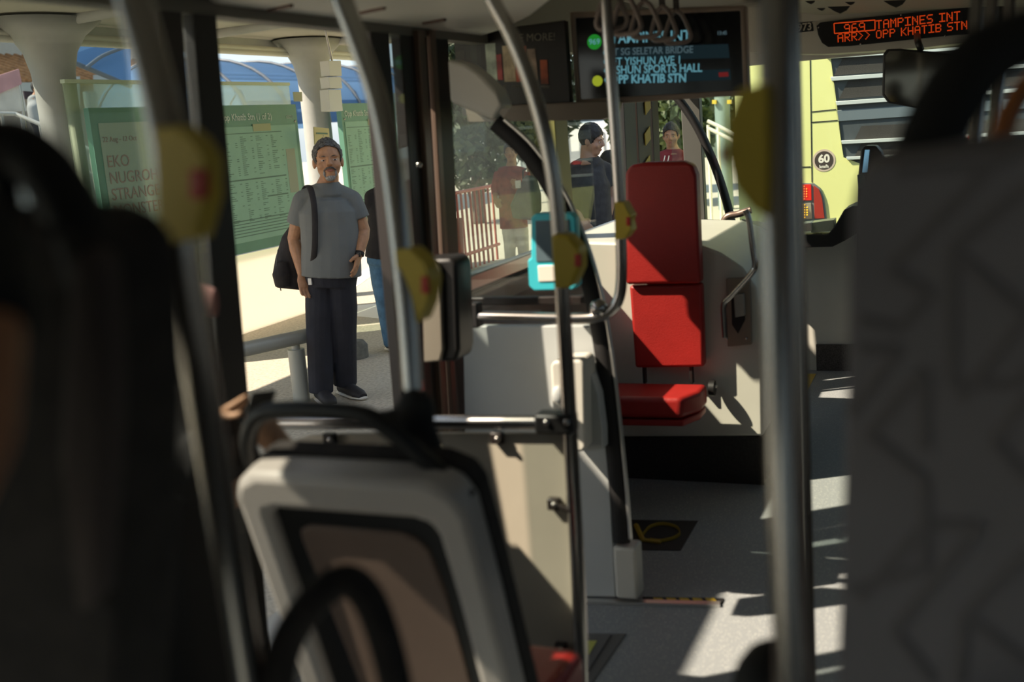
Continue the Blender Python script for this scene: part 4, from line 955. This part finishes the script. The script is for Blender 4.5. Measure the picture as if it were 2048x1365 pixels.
for a_, b_ in (((1620,95),(1624,365)), ((1590,335),(1621,334)), ((1622,224),(1672,219)), ((1622,245),(1675,241))):
    tube('panel_seam', [Gb(*a_, -.002), Gb(*b_, -.002)], .005, softblack, gb, smooth_path=False, n=6)
disc('speed_sticker', Gb(1648,321,-.001), .105, (0,-1,0), .003, mat('sticker_tan', (.55,.42,.34), .5), gb)
disc('sticker_disc', Gb(1648,321,-.003), .086, (0,-1,0), .003, mat('sticker_dk', (.05,.035,.03), .5), gb)
text('lettering', '60', Gb(1648,325,-.005), .105, mat('sticker_white', (.75,.68,.60), .5), gb, (1,0,.02), (0,0,1), 'CENTER', bold=.004)
text('lettering', 'km/h', Gb(1648,336,-.005), .042, MATS['sticker_white'], gb, (1,0,.02), (0,0,1), 'CENTER', bold=.0015)
tl = root('tail_light_dummy', 'x', 'x', (0,0,0)); bpy.data.objects.remove(tl)
lamp = prism('tail_light', [Gb(x, y, -.02) for x, y in ((1586,366),(1628,367),(1640,376),(1648,395),(1654,440),(1586,445))], (0,.04,0), mat('lamp_housing', (.16,.17,.16), .4), gb, .004)
def sub(name, px, m_, o=-.035, th=.02): 
    q = prism(name, [Gb(x, y, o) for x, y in px], (0,th,0), m_, lamp, .003); return q
sub('brake_lens', ((1590,370),(1622,369),(1623,401),(1590,402)), mat('lens_red', (.55,.015,.01), .25, emit=(1,.03,.01), es=.25))
sub('turn_lens', ((1592,408),(1622,406),(1624,438),(1594,440)), mat('lens_clear', (.26,.24,.19), .25, emit=(1,.4,.05), es=.06))
sub('side_lens', ((1627,371),(1638,379),(1644,397),(1649,437),(1629,438)), mat('lens_dark_red', (.35,.03,.02), .3))
for cx_, cy_, m_ in ((1602,386,emis('led_red', (1,.25,.04), 2.2)), (1603,423,emis('led_amber', (1,.45,.02), 2.4))):
    bm = bmesh.new()
    for i in range(5):
        for j in range(6):
            if abs(i-2)+abs(j-2.5) < 4: add_ball(bm, Gb(cx_-9+i*5.0, cy_-13+j*5.0, -.038), .007, u=6, v=4)
    finish('led_cluster', bm, m_, lamp)
prism('bumper', [Gb(x, y, -.04) for x, y in ((1480,455),(1700,448),(2200,420),(2200,660),(1480,680))], (0,.12,0), lime, gb, .01)
prism('high_brake_light', [Gb(x, y, -.06) for x, y in ((1936,273),(1954,272),(1954,280),(1937,281))], (0,.12,0), emis('brake_red', (1,.05,.02), 1.5), gb)
for x in (xl+.35, xr-.35): disc('wheel', (x-.13, YG+3.0, .48), .48, (1,0,0), .26, softblack, gb)

# ================================================================== PEOPLE
def figure(label, foot, J, sty, head_s=1.0, yaw=0, torso_yaw=None, gz=ZP, vox=.007, anchor=None):
    """J: pixel joints (x, y[, depth offset]); built as one continuous body, with clothes over it"""
    base = onZ(foot[0], foot[1], gz) if anchor is None else V3(anchor)
    pl = Stand(base); s = head_s
    def j(k): v = J[k]; return pl(v[0], v[1], v[2] if len(v) > 2 else 0)
    fv = (-HN*math.cos(yaw)+HR*math.sin(yaw)).normalized()
    ty = yaw if torso_yaw is None else torso_yaw
    tf = (-HN*math.cos(ty)+HR*math.sin(ty)).normalized(); tr = V3((0,0,1)).cross(tf)*-1
    tilt = J.get('tilt', 0); u_ = (V3((0,0,1))*math.cos(tilt)+fv*math.sin(-tilt)).normalized()
    fv = (fv*math.cos(tilt)+V3((0,0,1))*math.sin(tilt)).normalized()
    hr_ = fv.cross(u_).normalized()*sty.get('hw', 1.04); hc = j('head'); fr = (hr_, fv, u_)
    def h(a, b, c): return hc+hr_*a*s+fv*b*s+u_*c*s
    def rs_(*r): return tuple(x*s for x in r)
    r = root('person', label, 'person', (hc.x, hc.y, gz if anchor is None else base.z))
    sk = sty.get('skin', skin)
    bm = bmesh.new()
    add_ball(bm, h(0,-.012,.035), rs_(.074,.092,.088), fr); add_ball(bm, h(0,.022,-.02), rs_(.064,.070,.080), fr)
    add_ball(bm, h(0,.040,-.075), rs_(.045,.046,.036), fr); add_ball(bm, h(0,-.005,-.045), rs_(.060,.062,.055), fr)
    add_chain(bm, [h(0,.082,.025), h(0,.095,-.002), h(0,.106,-.022)], [(.010*s,.012*s),(.013*s,.014*s),(.020*s,.014*s)], hr_, 10)
    for e in (-1, 1):
        add_ball(bm, h(e*.074,-.008,-.008), rs_(.010,.020,.032), fr); add_ball(bm, h(e*.030,.072,.028), rs_(.026,.016,.008), fr)
        add_ball(bm, h(e*.038,.058,-.026), rs_(.026,.024,.022), fr)
    add_ball(bm, h(0,.078,-.055), rs_(.022,.014,.013), fr)
    nk = j('neck'); crotch = j('crotch'); wst = j('waist'); chst = j('chest')
    shl, shr = j('shL'), j('shR'); sm_ = (shl+shr)/2
    add_chain(bm, [h(0,-.02,-.03), h(0,-.018,-.09), nk, nk+V3((0,0,-.05))], [(.056*s,.058*s),(.055*s,.056*s),(.066*s,.060*s),(.09*s,.07*s)], tr)
    hw = (shl-shr).length/2
    g = sty.get('girth', 1.0)
    tor = [nk+V3((0,0,.01)), sm_+V3((0,0,.02)), sm_*.6+chst*.4, chst, wst, wst*.45+crotch*.55, crotch]
    trd = [(.06,.055),(hw*.80/s,.085),(hw*.86/s,.11),(.155,.118),(.148*g,.118*g),(.158*g,.12*g),(.11,.09)]
    add_chain(bm, tor, [(a*s,b*s) for a, b in trd], tr, 18)
    arms = {}
    for k, sh in (('L',shl),('R',shr)):
        if 'el'+k in J:
            el, wr = j('el'+k), j('wr'+k); arms[k] = (sh, el, wr)
            add_chain(bm, [sh, sh.lerp(el,.35), el, el.lerp(wr,.3), wr], [.050*s,.048*s,.040*s,.041*s,.027*s], tr)
            if 'ha'+k in J:
                ha = j('ha'+k); d = (ha-wr).normalized(); wd = sty.get('palm'+k, -HN); wd = (wd-d*wd.dot(d)).normalized(); sd_ = d.cross(wd)
                add_chain(bm, [wr, wr+d*.035*s, wr+d*.085*s], [(.026*s,.020*s),(.040*s,.016*s),(.040*s,.014*s)], sd_, 12)
                for i in range(4):
                    b0 = wr+d*.078*s+sd_*(-.030+.020*i)*s; ln = (.062,.074,.070,.052)[i]*s
                    c_ = wd*(sty.get('curl', .5)); p1 = b0+d*ln*.45; p2 = p1+(d+c_*.7).normalized()*ln*.35; p3 = p2+(d+c_*1.6).normalized()*ln*.28
                    add_chain(bm, [b0-d*.01*s, p1, p2, p3], [.0095*s,.0090*s,.0085*s,.0070*s], sd_, 8)
                tb = wr+d*.025*s-sd_*.030*s
                add_chain(bm, [tb, tb+(d*.7-sd_*.5+wd*.4).normalized()*.035*s, tb+(d*.9-sd_*.35+wd*.5).normalized()*.065*s], [.013*s,.0115*s,.009*s], sd_, 8)
    legs = {}
    for k in 'LR':
        if 'kn'+k in J:
            hp_, kn_, an_ = j('hp'+k), j('kn'+k), j('an'+k); legs[k] = (hp_, kn_, an_)
            add_chain(bm, [hp_+V3((0,0,.04)), hp_.lerp(kn_,.4), kn_, kn_.lerp(an_,.35), an_], [.082*s,.076*s,.056*s,.055*s,.038*s], tr)
            if 'to'+k in J:
                fd_ = (j('to'+k)-an_); fd_.z = 0; fd_.normalize()
                g0 = V3((an_.x, an_.y, gz+.035)); add_chain(bm, [an_+V3((0,0,.02)), g0+fd_*.02, g0+fd_*.10*s], [.034*s,.030*s,.020*s], tr)
    fuse('body', bm, sk, r, vox, 2, .5)
    # clothes
    bm = bmesh.new(); e_ = .014*s; loose = sty.get('loose', 1.0)
    hem = wst*.25+crotch*.75 if not sty.get('longtop') else crotch+V3((0,0,-.10))
    for q_ in (shl, shr): add_chain(bm, [nk+V3((0,0,-.035*s)), nk.lerp(q_,.5)+V3((0,0,-.012)), q_], [.058*s,.056*s,.056*s], tr, 14)
    tor2 = [nk+V3((0,0,.012*s)), nk+V3((0,0,-.03*s)), sm_+V3((0,0,.028*s)), sm_*.6+chst*.4, chst, wst, hem]
    trd2 = [(.070,.068),(.100,.084),(hw*.84/s,.094),(hw*.93/s,.122),(.172*loose,.132),(.168*g*loose,.136*g),(.176*g*loose,.140*g)]
    add_chain(bm, tor2, [(a*s,b*s) for a, b in trd2], tr, 20)
    sl = sty.get('sleeve', .62)
    for k, (sh, el, wr) in arms.items():
        top = sh-(el-sh).normalized()*.0
        if sl <= 1: add_chain(bm, [top, sh.lerp(el,sl*.5), sh.lerp(el,sl)], [.060*s,.064*s,.066*s], tr, 16); add_ball(bm, top+V3((0,0,-.006)), .060*s)
        else: add_chain(bm, [top, sh.lerp(el,.5), el, el.lerp(wr,sl-1)], [.060*s,.058*s,.052*s,.044*s], tr, 16)
    fuse('shirt', bm, sty['top'], r, vox*1.2, 4, .6)
    if legs:
        bm = bmesh.new(); w_ = sty.get('wide', 1.0)
        add_chain(bm, [hem+V3((0,0,.07)), hem, crotch+V3((0,0,.0))], [(.140*g*s,.110*g*s),(.156*g*s,.126*g*s),(.150*s,.114*s)], tr, 20)
        for k, (hp_, kn_, an_) in legs.items():
            add_chain(bm, [hp_+V3((0,0,.05)), hp_.lerp(kn_,.5), kn_, kn_.lerp(an_,.5), an_+V3((0,0,-.01))], [.092*s,.088*s*w_**.5,.074*s*w_,.070*s*w_,.066*s*w_], tr, 16)
        fuse('trousers', bm, sty['bottom'], r, vox*1.2, 3, .6)
        for k in 'LR':
            if 'to'+k in J:
                an_, to = j('an'+k), j('to'+k); d = (to-an_); d.z = 0; dn_ = d.normalized(); z0 = gz
                b0 = V3((an_.x, an_.y, z0))-dn_*.06*s; L_ = .285*s
                bm = bmesh.new(); sdv = dn_.cross(V3((0,0,1)))
                add_chain(bm, [b0+V3((0,0,.045)), b0+dn_*.05*s+V3((0,0,.060)), b0+dn_*.13*s+V3((0,0,.050)), b0+dn_*.22*s+V3((0,0,.040)), b0+dn_*L_+V3((0,0,.030))], [(.034*s,.036*s),(.042*s,.048*s),(.044*s,.040*s),(.048*s,.028*s),(.030*s,.018*s)], sdv)
                sh_ = fuse('shoe', bm, sty.get('shoe', black), r, .006, 2)
                bm = bmesh.new(); add_chain(bm, [b0+dn_*(-.012*s)+V3((0,0,.014)), b0+dn_*.05*s+V3((0,0,.014)), b0+dn_*.20*s+V3((0,0,.013)), b0+dn_*(L_+.01*s)+V3((0,0,.018))], [(.034*s,.013),(.044*s,.014),(.050*s,.013),(.028*s,.010)], sdv)
                finish('sole', bm, sty.get('sole', mat('sole_white', (.70,.67,.60), .6)), sh_, smooth=True)
    # hair, eyes, brows, mouth
    hm = sty.get('hair', hairblk); bm = bmesh.new()
    g_ = bmesh.ops.create_uvsphere(bm, u_segments=64, v_segments=48, radius=1)
    fringe = sty.get('fringe', .070); side = sty.get('side', -.005); nape = sty.get('nape', -.055); vol = sty.get('vol', 1.0)
    for vt in g_['verts']:
        p = vt.co.copy(); vt.co = V3((p.x*.081*vol, p.y*.100*vol-.014, p.z*.094*vol+.038))
    dl = []
    for f_ in bm.faces:
        c = f_.calc_center_median(); ax_ = abs(c.x)
        t_ = min(1, max(0, (c.y+.035)/.09)); t2 = min(1, max(0, (c.y-.015)/.035))
        lim = nape+(side-nape)*t_; lim = lim*(1-t2)+(fringe-.9*ax_*ax_*8)*t2 if t2 > 0 else lim
        if c.z < lim: dl.append(f_)
    bmesh.ops.delete(bm, geom=dl, context='FACES')
    for vt in bm.verts:
        n_ = mnoise.noise(vt.co*70)*.045+mnoise.noise(V3((vt.co.x*160, vt.co.y*30, vt.co.z*60)))*.035; q = vt.co*(1+n_); vt.co = h(q.x, q.y, q.z)
    bmesh.ops.solidify(bm, geom=bm.faces[:], thickness=-.010*s)
    finish('hair', bm, hm, r, smooth=True)
    if sty.get('face', True):
        for e in (-1, 1):
            ey = ball('eye', h(e*.030,.0785,.006), rs_(.0125,.006,.0042), eyew, r, fr, 12, 8)
            ball('iris', h(e*.030+sty.get('gaze',0),.0835,.006), rs_(.0052,.0025,.0042), eyeb, ey, fr, 10, 6)
            tube('eyebrow', [h(e*.016,.087,.029), h(e*.032,.086,.031), h(e*.048,.075,.027)], [.0022*s,.0028*s,.002*s], hm, r, n=6)
        ball('mouth', h(0,.0905,-.053), rs_(.020,.005,.0065), lips, r, fr, 12, 8)
    return r, pl, j, h, fr, arms

# --- the man in the grey shirt
manskin = mat('weathered_skin', (.46,.235,.125), .45, noise=.10, nscale=35, spec=.4)
teegrey = mat('tee_grey', (.165,.172,.165), .85, noise=.07, nscale=5, bump=.5, bscale=14)
navy = mat('navy_trousers', (.020,.020,.028), .85, noise=.15, nscale=8, bump=.6, bscale=16)
Jm = dict(head=(656,323,-.02), neck=(655,369), shL=(606,399,.02), shR=(704,399,.04), chest=(657,425), waist=(662,490), crotch=(662,572),
          elL=(588,478,.05), wrL=(604,548,-.05), haL=(611,580,-.08), elR=(727,462,.04), wrR=(719,508,-.06), haR=(710,542,-.12),
          hpL=(643,565), hpR=(682,565), knL=(640,668,-.02), knR=(686,665,.04), anL=(642,782,-.03), anR=(690,765,.10), toL=(668,803,-.30), toR=(724,783,-.10), tilt=.02)
man, mpl, mj, mh, mfr, marm = figure('grey-haired man in a grey t-shirt and navy trousers with a black backpack on one shoulder', (655,800), Jm,
    dict(skin=manskin, top=teegrey, bottom=navy, hair=hairgry, hw=1.1, fringe=.090, side=-.002, vol=.985, sole=mat('sole_white', (.70,.67,.60), .6), shoe=mat('trainer_black', (.02,.018,.02), .6), wide=1.12, girth=1.04, curl=.35, palmR=-HR, palmL=HR*.6-HN, gaze=-.002), yaw=.22, torso_yaw=.12, vox=.0055, head_s=1.13)
bm = bmesh.new(); add_ball(bm, mh(0,.062,-.094), (.032,.030,.024), mfr); add_ball(bm, mh(-.030,.070,-.070), (.008,.014,.022), mfr); add_ball(bm, mh(.030,.070,-.070), (.008,.014,.022), mfr)
fuse('beard', bm, beardg, man, .004)
bm = bmesh.new(); add_chain(bm, [mh(-.032,.078,-.052), mh(-.016,.094,-.038), mh(0,.099,-.036), mh(.016,.094,-.038), mh(.032,.078,-.052)], [.004,.0055,.0055,.0055,.004], (0,0,1), 8)
finish('moustache', bm, hairgry, man, smooth=True)
wr = mj('wrR'); dw = (mj('haR')-wr).normalized()
wt = root('wristwatch', 'black wristwatch on the wrist of the grey-shirted man', 'watch', wr)
tube('strap', [wr-dw*.012, wr+dw*.010], .033, softblack, wt, smooth_path=False, n=20)
box('case', wr-HN*.040-HR*0+V3((-.014,-.012,-.017)), wr-HN*.040+V3((.014,.010,.017)), black, wt, .004)
bp = root('backpack', 'black backpack hanging behind the right arm of the grey-shirted man', 'backpack', mpl(580,580,.12))
bkm = mat('backpack_fabric', (.022,.018,.018), .8, noise=.2, nscale=12, bump=.5, bscale=25)
bm = bmesh.new()
add_chain(bm, [mpl(602,448,.17), mpl(588,480,.18), mpl(584,520,.19), mpl(582,555,.19), mpl(580,578,.18)], [(.055,.05),(.085,.085),(.115,.10),(.130,.105),(.095,.08)], HR, 18)
add_chain(bm, [mpl(566,525,.10), mpl(563,550,.08), mpl(566,572,.10)], [(.04,.04),(.065,.05),(.055,.04)], HR, 14)
fuse('bag', bm, bkm, bp, .008, 2)
tube('shoulder_strap', [mpl(606,455,.12), mpl(604,400,.12), mpl(612,374,.03), mpl(621,378,-.11), mpl(628,410,-.165), mpl(630,450,-.175), mpl(629,500,-.17), mpl(622,535,-.08), mpl(600,545,.12)], [.020]*9, bkm, bp, flat=.35, up=HR)
tube('zip', [mpl(556,500,.10), mpl(553,540,.07), mpl(562,582,.08)], .004, mat('zip_grey', (.10,.09,.09), .5), bp)
sg_ = root('sunglasses', 'dark sunglasses held at the hip of the grey-shirted man', 'sunglasses', mpl(707,523,-.10))
for x in (703, 711): ball('lens', mpl(x, 522, -.09), (.018,.008,.013), eyeb, sg_)
tube('bridge', [mpl(703,520,-.095), mpl(711,519,-.095)], .003, black, sg_, smooth_path=False)
cg = box('white_card', mpl(618,560,-.12)+V3((-.008,-.004,-.035)), mpl(622,564,-.12)+V3((.008,.004,.025)), mat('card_white', (.75,.72,.66), .5), None, .002); tag(cg, 'small white item held in the lowered hand of the grey-shirted man', 'card')

# --- person in jeans, partly behind the pole
Jj = dict(head=(775,325,0), neck=(772,372), shL=(742,392,0), shR=(806,392,.05), chest=(772,425), waist=(770,475), crotch=(765,530),
          elL=(745,455,-.03), wrL=(768,505,-.12), haL=(784,528,-.14), elR=(812,450,.1), wrR=(800,500,0), haR=(792,525,-.08),
          hpL=(757,528), hpR=(780,528), knL=(768,605,-.05), knR=(790,605,.08), anL=(782,688,0), anR=(795,680,.12), toL=(800,705,-.1), toR=(815,700,.0))
figure('person in a black t-shirt and blue jeans half hidden behind the slanting pole', (786,702), Jj,
       dict(skin=skin, top=mat('tee_black', (.016,.013,.013), .85, noise=.2), bottom=mat('blue_denim', (.07,.16,.26), .85, noise=.25, nscale=14, bump=.3), hair=hairblk, side=-.05, nape=-.09, shoe=mat('shoe_navy', (.03,.04,.06), .7), palmL=-HN), head_s=.92, yaw=.9, torso_yaw=.7, vox=.009)
# --- woman in red
Jw = dict(head=(1022,305,0), neck=(1022,334), shL=(998,345), shR=(1050,345), chest=(1023,370), waist=(1024,405), crotch=(1027,440),
          elL=(990,375,-.02), wrL=(991,398,-.1), haL=(996,408,-.14), elR=(1056,378,0), wrR=(1036,378,-.2), haR=(1030,368,-.22),
          hpL=(1017,442), hpR=(1040,442), knL=(1019,485), knR=(1046,485), anL=(1021,528), anR=(1048,526), toL=(1020,545,-.15), toR=(1048,542,-.15))
wo, wpl, wj, wh, wfr, _ = figure('woman in a dark red blouse and white trousers walking outside the glass screen', (1030,545), Jw,
       dict(skin=skin2, top=mat('blouse_red', (.26,.045,.03), .8, noise=.25, nscale=16), bottom=mat('white_trousers', (.72,.66,.58), .8, noise=.06, bump=.3), hair=hairblk, side=-.10, nape=-.12, vol=1.08, sleeve=1.6, longtop=True, shoe=mat('shoe_tan', (.45,.28,.12), .6)), head_s=1.0, yaw=-.25, vox=.010)
sb = root('shoulder_bag', 'large grey-blue bag carried by the woman in red', 'bag', wpl(1060,440,-.25))
bm = bmesh.new(); add_chain(bm, [wpl(1062,352,-.22), wpl(1058,385,-.25), wpl(1052,415,-.27), wpl(1050,438,-.26)], [(.07,.05),(.15,.09),(.19,.10),(.15,.08)], HR, 16); fuse('body', bm, mat('bag_slate', (.07,.085,.09), .7, noise=.2, nscale=8), sb, .012)
tube('strap', [wpl(1048,380,-.22), wpl(1046,345,-.12), wpl(1052,338,.0)], .012, darkfab, sb)
o = box('paper', wpl(1030,362,-.30), wpl(1042,376,-.29)+V3((0,.01,0)), mat('card_white', (.75,.72,.66)), None); tag(o, 'white paper held by the woman in red', 'paper')
# --- young man boarding
Jy = dict(head=(1183,282,0), neck=(1176,318,0), shL=(1152,335,0), shR=(1212,338,.1), chest=(1180,370), waist=(1183,420), crotch=(1186,475),
          elL=(1150,395,0), wrL=(1162,440,-.15), haL=(1175,455,-.2), elR=(1222,395,.1), wrR=(1215,440,0), haR=(1210,458,0),
          hpL=(1176,475), hpR=(1200,475), knL=(1182,560), knR=(1206,560), anL=(1190,640), anR=(1212,636), toL=(1210,655,-.05), toR=(1232,650,0), tilt=-.25)
figure('young man in a dark t-shirt with an earbud looking down by the front door', (1190,652), Jy,
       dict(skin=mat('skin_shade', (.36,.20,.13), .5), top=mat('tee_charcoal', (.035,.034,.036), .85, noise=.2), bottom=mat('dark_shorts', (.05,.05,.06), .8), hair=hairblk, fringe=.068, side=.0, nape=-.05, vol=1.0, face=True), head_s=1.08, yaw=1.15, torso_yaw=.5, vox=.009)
Jd = dict(head=(1222,330,0), neck=(1222,358,0), shL=(1206,368,0), shR=(1250,370,.1), chest=(1226,395), waist=(1226,430), crotch=(1228,470), elL=(1204,410,0), wrL=(1212,440,-.1),
          hpL=(1220,470), hpR=(1238,470), knL=(1224,540), knR=(1240,540), anL=(1228,610), anR=(1244,608), toL=(1240,622,-.1), toR=(1256,618,-.1))
figure('dark-haired person half hidden behind the steel handrail, beside the young man', (1236,622), Jd,
       dict(skin=MATS['skin_shade'], top=mat('top_plum', (.06,.035,.04), .85), bottom=MATS['dark_shorts'], hair=hairblk, side=-.04, nape=-.08), head_s=.95, yaw=1.0, vox=.011)
Jq = dict(head=(1342,272,0), neck=(1346,300,0), shL=(1322,314,0), shR=(1374,316,.1), chest=(1348,345), waist=(1350,390), crotch=(1352,430), elL=(1316,360,0), wrL=(1330,395,-.1), elR=(1380,360,0), wrR=(1376,400,0),
          hpL=(1342,430), hpR=(1364,430), knL=(1346,500), knR=(1368,500), anL=(1350,560), anR=(1372,558), toL=(1350,575,-.1), toR=(1372,572,-.1), tilt=-.15)
q_, qpl, *_r = figure('man in a maroon shirt with white piping standing outside the front door', (1360,573), Jq,
       dict(skin=skin2, top=mat('shirt_maroon', (.20,.022,.028), .8, noise=.12), bottom=MATS['dark_shorts'], hair=hairblk, fringe=.075, side=.0), head_s=1.0, yaw=-.25, vox=.010)
for dx in (0, 8): tube('piping', [qpl(1330+dx,312,-.13), qpl(1327+dx,325,-.17), qpl(1324+dx*.6,345,-.17)], .005, mat('card_white', (.75,.72,.66)), q_)
# --- far person by the ramp
Jg = dict(head=(76,178,0), neck=(72,190,0), shL=(62,198,0), shR=(84,198,0), chest=(73,212), waist=(76,232), crotch=(79,250), elL=(64,222,0), wrL=(76,236,-.1), elR=(88,222,0), wrR=(88,238,0),
          hpL=(76,250), hpR=(86,250), knL=(80,276), knR=(90,276), anL=(84,302), anR=(94,302), toL=(84,308,-.1), toR=(94,308,-.1))
a0 = onX(78, 305, -13.2)
figure('distant person in a grey shirt and cap beside the left pillar', (84,305), Jg, dict(skin=skin2, top=mat('shirt_palegrey', (.33,.34,.34), .8), bottom=MATS['dark_shorts'], hair=hairblk, face=False), head_s=.95, yaw=1.2, vox=.02, gz=a0.z, anchor=a0)
bx_ = box('terrace', (a0.x-1.5, a0.y-3, ZP), (a0.x+.8, a0.y+4, a0.z), conc); tag(bx_, kind='structure')

# --- seated passenger with phone (left), mostly in shadow
ps_ = root('person', 'seated passenger in black with a dusty pink cap holding a phone', 'person', at(300, 1000, 2.2)+V3((0,0,-.4)))
hcp = at(300, 640, 2.25)
bm = bmesh.new(); add_ball(bm, hcp, (.075,.09,.11)); add_ball(bm, hcp+V3((.01,.03,-.06)), (.055,.06,.06))
add_chain(bm, [hcp, hcp+V3((-.02,-.03,-.16))], [.055,.06], (1,0,0))
sh0 = at(300, 830, 2.25); 
add_chain(bm, [sh0+V3((0,0,.0)), sh0+V3((-.03,0,-.2)), sh0+V3((-.03,0,-.5))], [(.17,.11),(.17,.13),(.16,.14)], (1,0,0), 16)
add_chain(bm, [at(380,860,2.2), at(408,930,2.14), at(428,862,2.10), at(430,840,2.08), at(444,828,2.09)], [(.04,.04),(.035,.035),(.020,.018),(.014,.012),(.010,.010)], (1,0,0))
add_chain(bm, [at(470,1000,2.2), at(590,930,2.2), at(530,860,2.14), at(510,845,2.12)], [.045,.038,.030,.024], (1,0,0))
w1 = at(452,818,2.08)
for i, (x, y) in enumerate(((496,790),(499,796),(493,806),(487,816))): add_chain(bm, [at(440,826+i*2,2.08+i*.012), at(468,810+i*4,2.075+i*.012), at(x,y,2.08+i*.010)], [.0090,.0080,.0060], (0,0,1), 8)
add_chain(bm, [at(440,830,2.07), at(466,832,2.05), at(486,826,2.04)], [.009,.008,.006], (0,0,1), 8)
for i in range(4): add_chain(bm, [at(506,848-i*4,2.12), at(498,842-i*3,2.10), at(494,838-i*3,2.09)], [.010,.009,.007], (0,0,1), 8)
fuse('body', bm, mat('lit_skin', (.62,.34,.20), .5, noise=.06, nscale=30), ps_, .006)
bm = bmesh.new(); add_chain(bm, [sh0+V3((0,0,.10)), sh0+V3((0,0,.0)), sh0+V3((-.03,0,-.2)), sh0+V3((-.03,0,-.55))], [(.07,.07),(.20,.13),(.20,.15),(.20,.17)], (1,0,0), 18)
add_chain(bm, [at(360,820,2.22), at(402,938,2.14), at(432,850,2.09)], [.085,.072,.040], (1,0,0)); add_chain(bm, [at(400,960,2.25), at(480,1010,2.22), at(588,945,2.20)], [.08,.065,.042], (1,0,0)); fuse('jacket', bm, mat('jacket_black', (.010,.009,.009), .9), ps_, .008)
bm = bmesh.new(); add_ball(bm, hcp+V3((-.035,-.015,.015)), (.075,.09,.11)); fuse('hair', bm, hairblk, ps_, .010)
cp = root('cap', 'dusty pink cap on the seated passenger', 'cap', hcp+V3((0,0,.03)))
pk = mat('dusty_pink', (.36,.19,.18), .85, noise=.25, nscale=14)
bm = bmesh.new(); add_ball(bm, hcp+V3((-.01,-.01,.065)), (.098,.105,.075)); fuse('crown', bm, pk, cp, .008)
tube('brim', [hcp+V3((.03,.03,.055)), at(370,590,2.22), at(432,606,2.2)], [.05,.05,.032], pk, cp, flat=.35, up=(.2,-.3,1))
ph = root('phone', 'dark phone held by the seated passenger', 'phone', at(520, 825, 2.08))
bm = bmesh.new(); add_prism(bm, [at(505,792,2.06), at(553,786,2.10), at(540,826,2.06), at(492,836,2.02)], (.002,-.004,.008)); finish('case', bm, black, ph, bevel=.002)
prism('screen', [at(509,795,2.053), at(549,789,2.093), at(537,822,2.053), at(497,831,2.013)], (.0003,-.0006,.001), mat('phone_glass', (.03,.03,.035), .1), ph)

# --- passenger beside the camera: sleeve and arm at the left edge
pa_ = root('person', 'passenger at the left edge in a black sleeve with a bare arm', 'person', at(-60, 1000, .62)+V3((-.1,0,-.2)))
bm = bmesh.new(); add_chain(bm, [at(-260,430,.72), at(-110,560,.66), at(-28,680,.62), at(-40,880,.60), at(-120,1050,.58)], [.055,.050,.022,.020,.018], (1,0,0), 18)
add_chain(bm, [at(-500,400,.66), at(-520,700,.66), at(-560,1300,.66)], [(.12,.09),(.16,.11),(.15,.12)], (1,0,0), 18); add_ball(bm, at(-560,130,.66), (.08,.095,.11)); add_chain(bm, [at(-560,200,.66), at(-520,420,.66)], [.05,.06], (1,0,0))
fuse('body', bm, mat('arm_skin', (.40,.17,.08), .5), pa_, .008)
bm = bmesh.new(); add_chain(bm, [at(-260,420,.72), at(-110,550,.66), at(-30,670,.615)], [.07,.055,.030], (1,0,0), 18)
add_chain(bm, [at(-510,380,.66), at(-520,700,.66), at(-560,1300,.66)], [(.13,.10),(.17,.12),(.16,.13)], (1,0,0), 18); fuse('shirt', bm, MATS['jacket_black'], pa_, .008)
bm = bmesh.new(); add_ball(bm, at(-565,110,.66), (.09,.105,.11)); fuse('hair', bm, hairblk, pa_, .010)
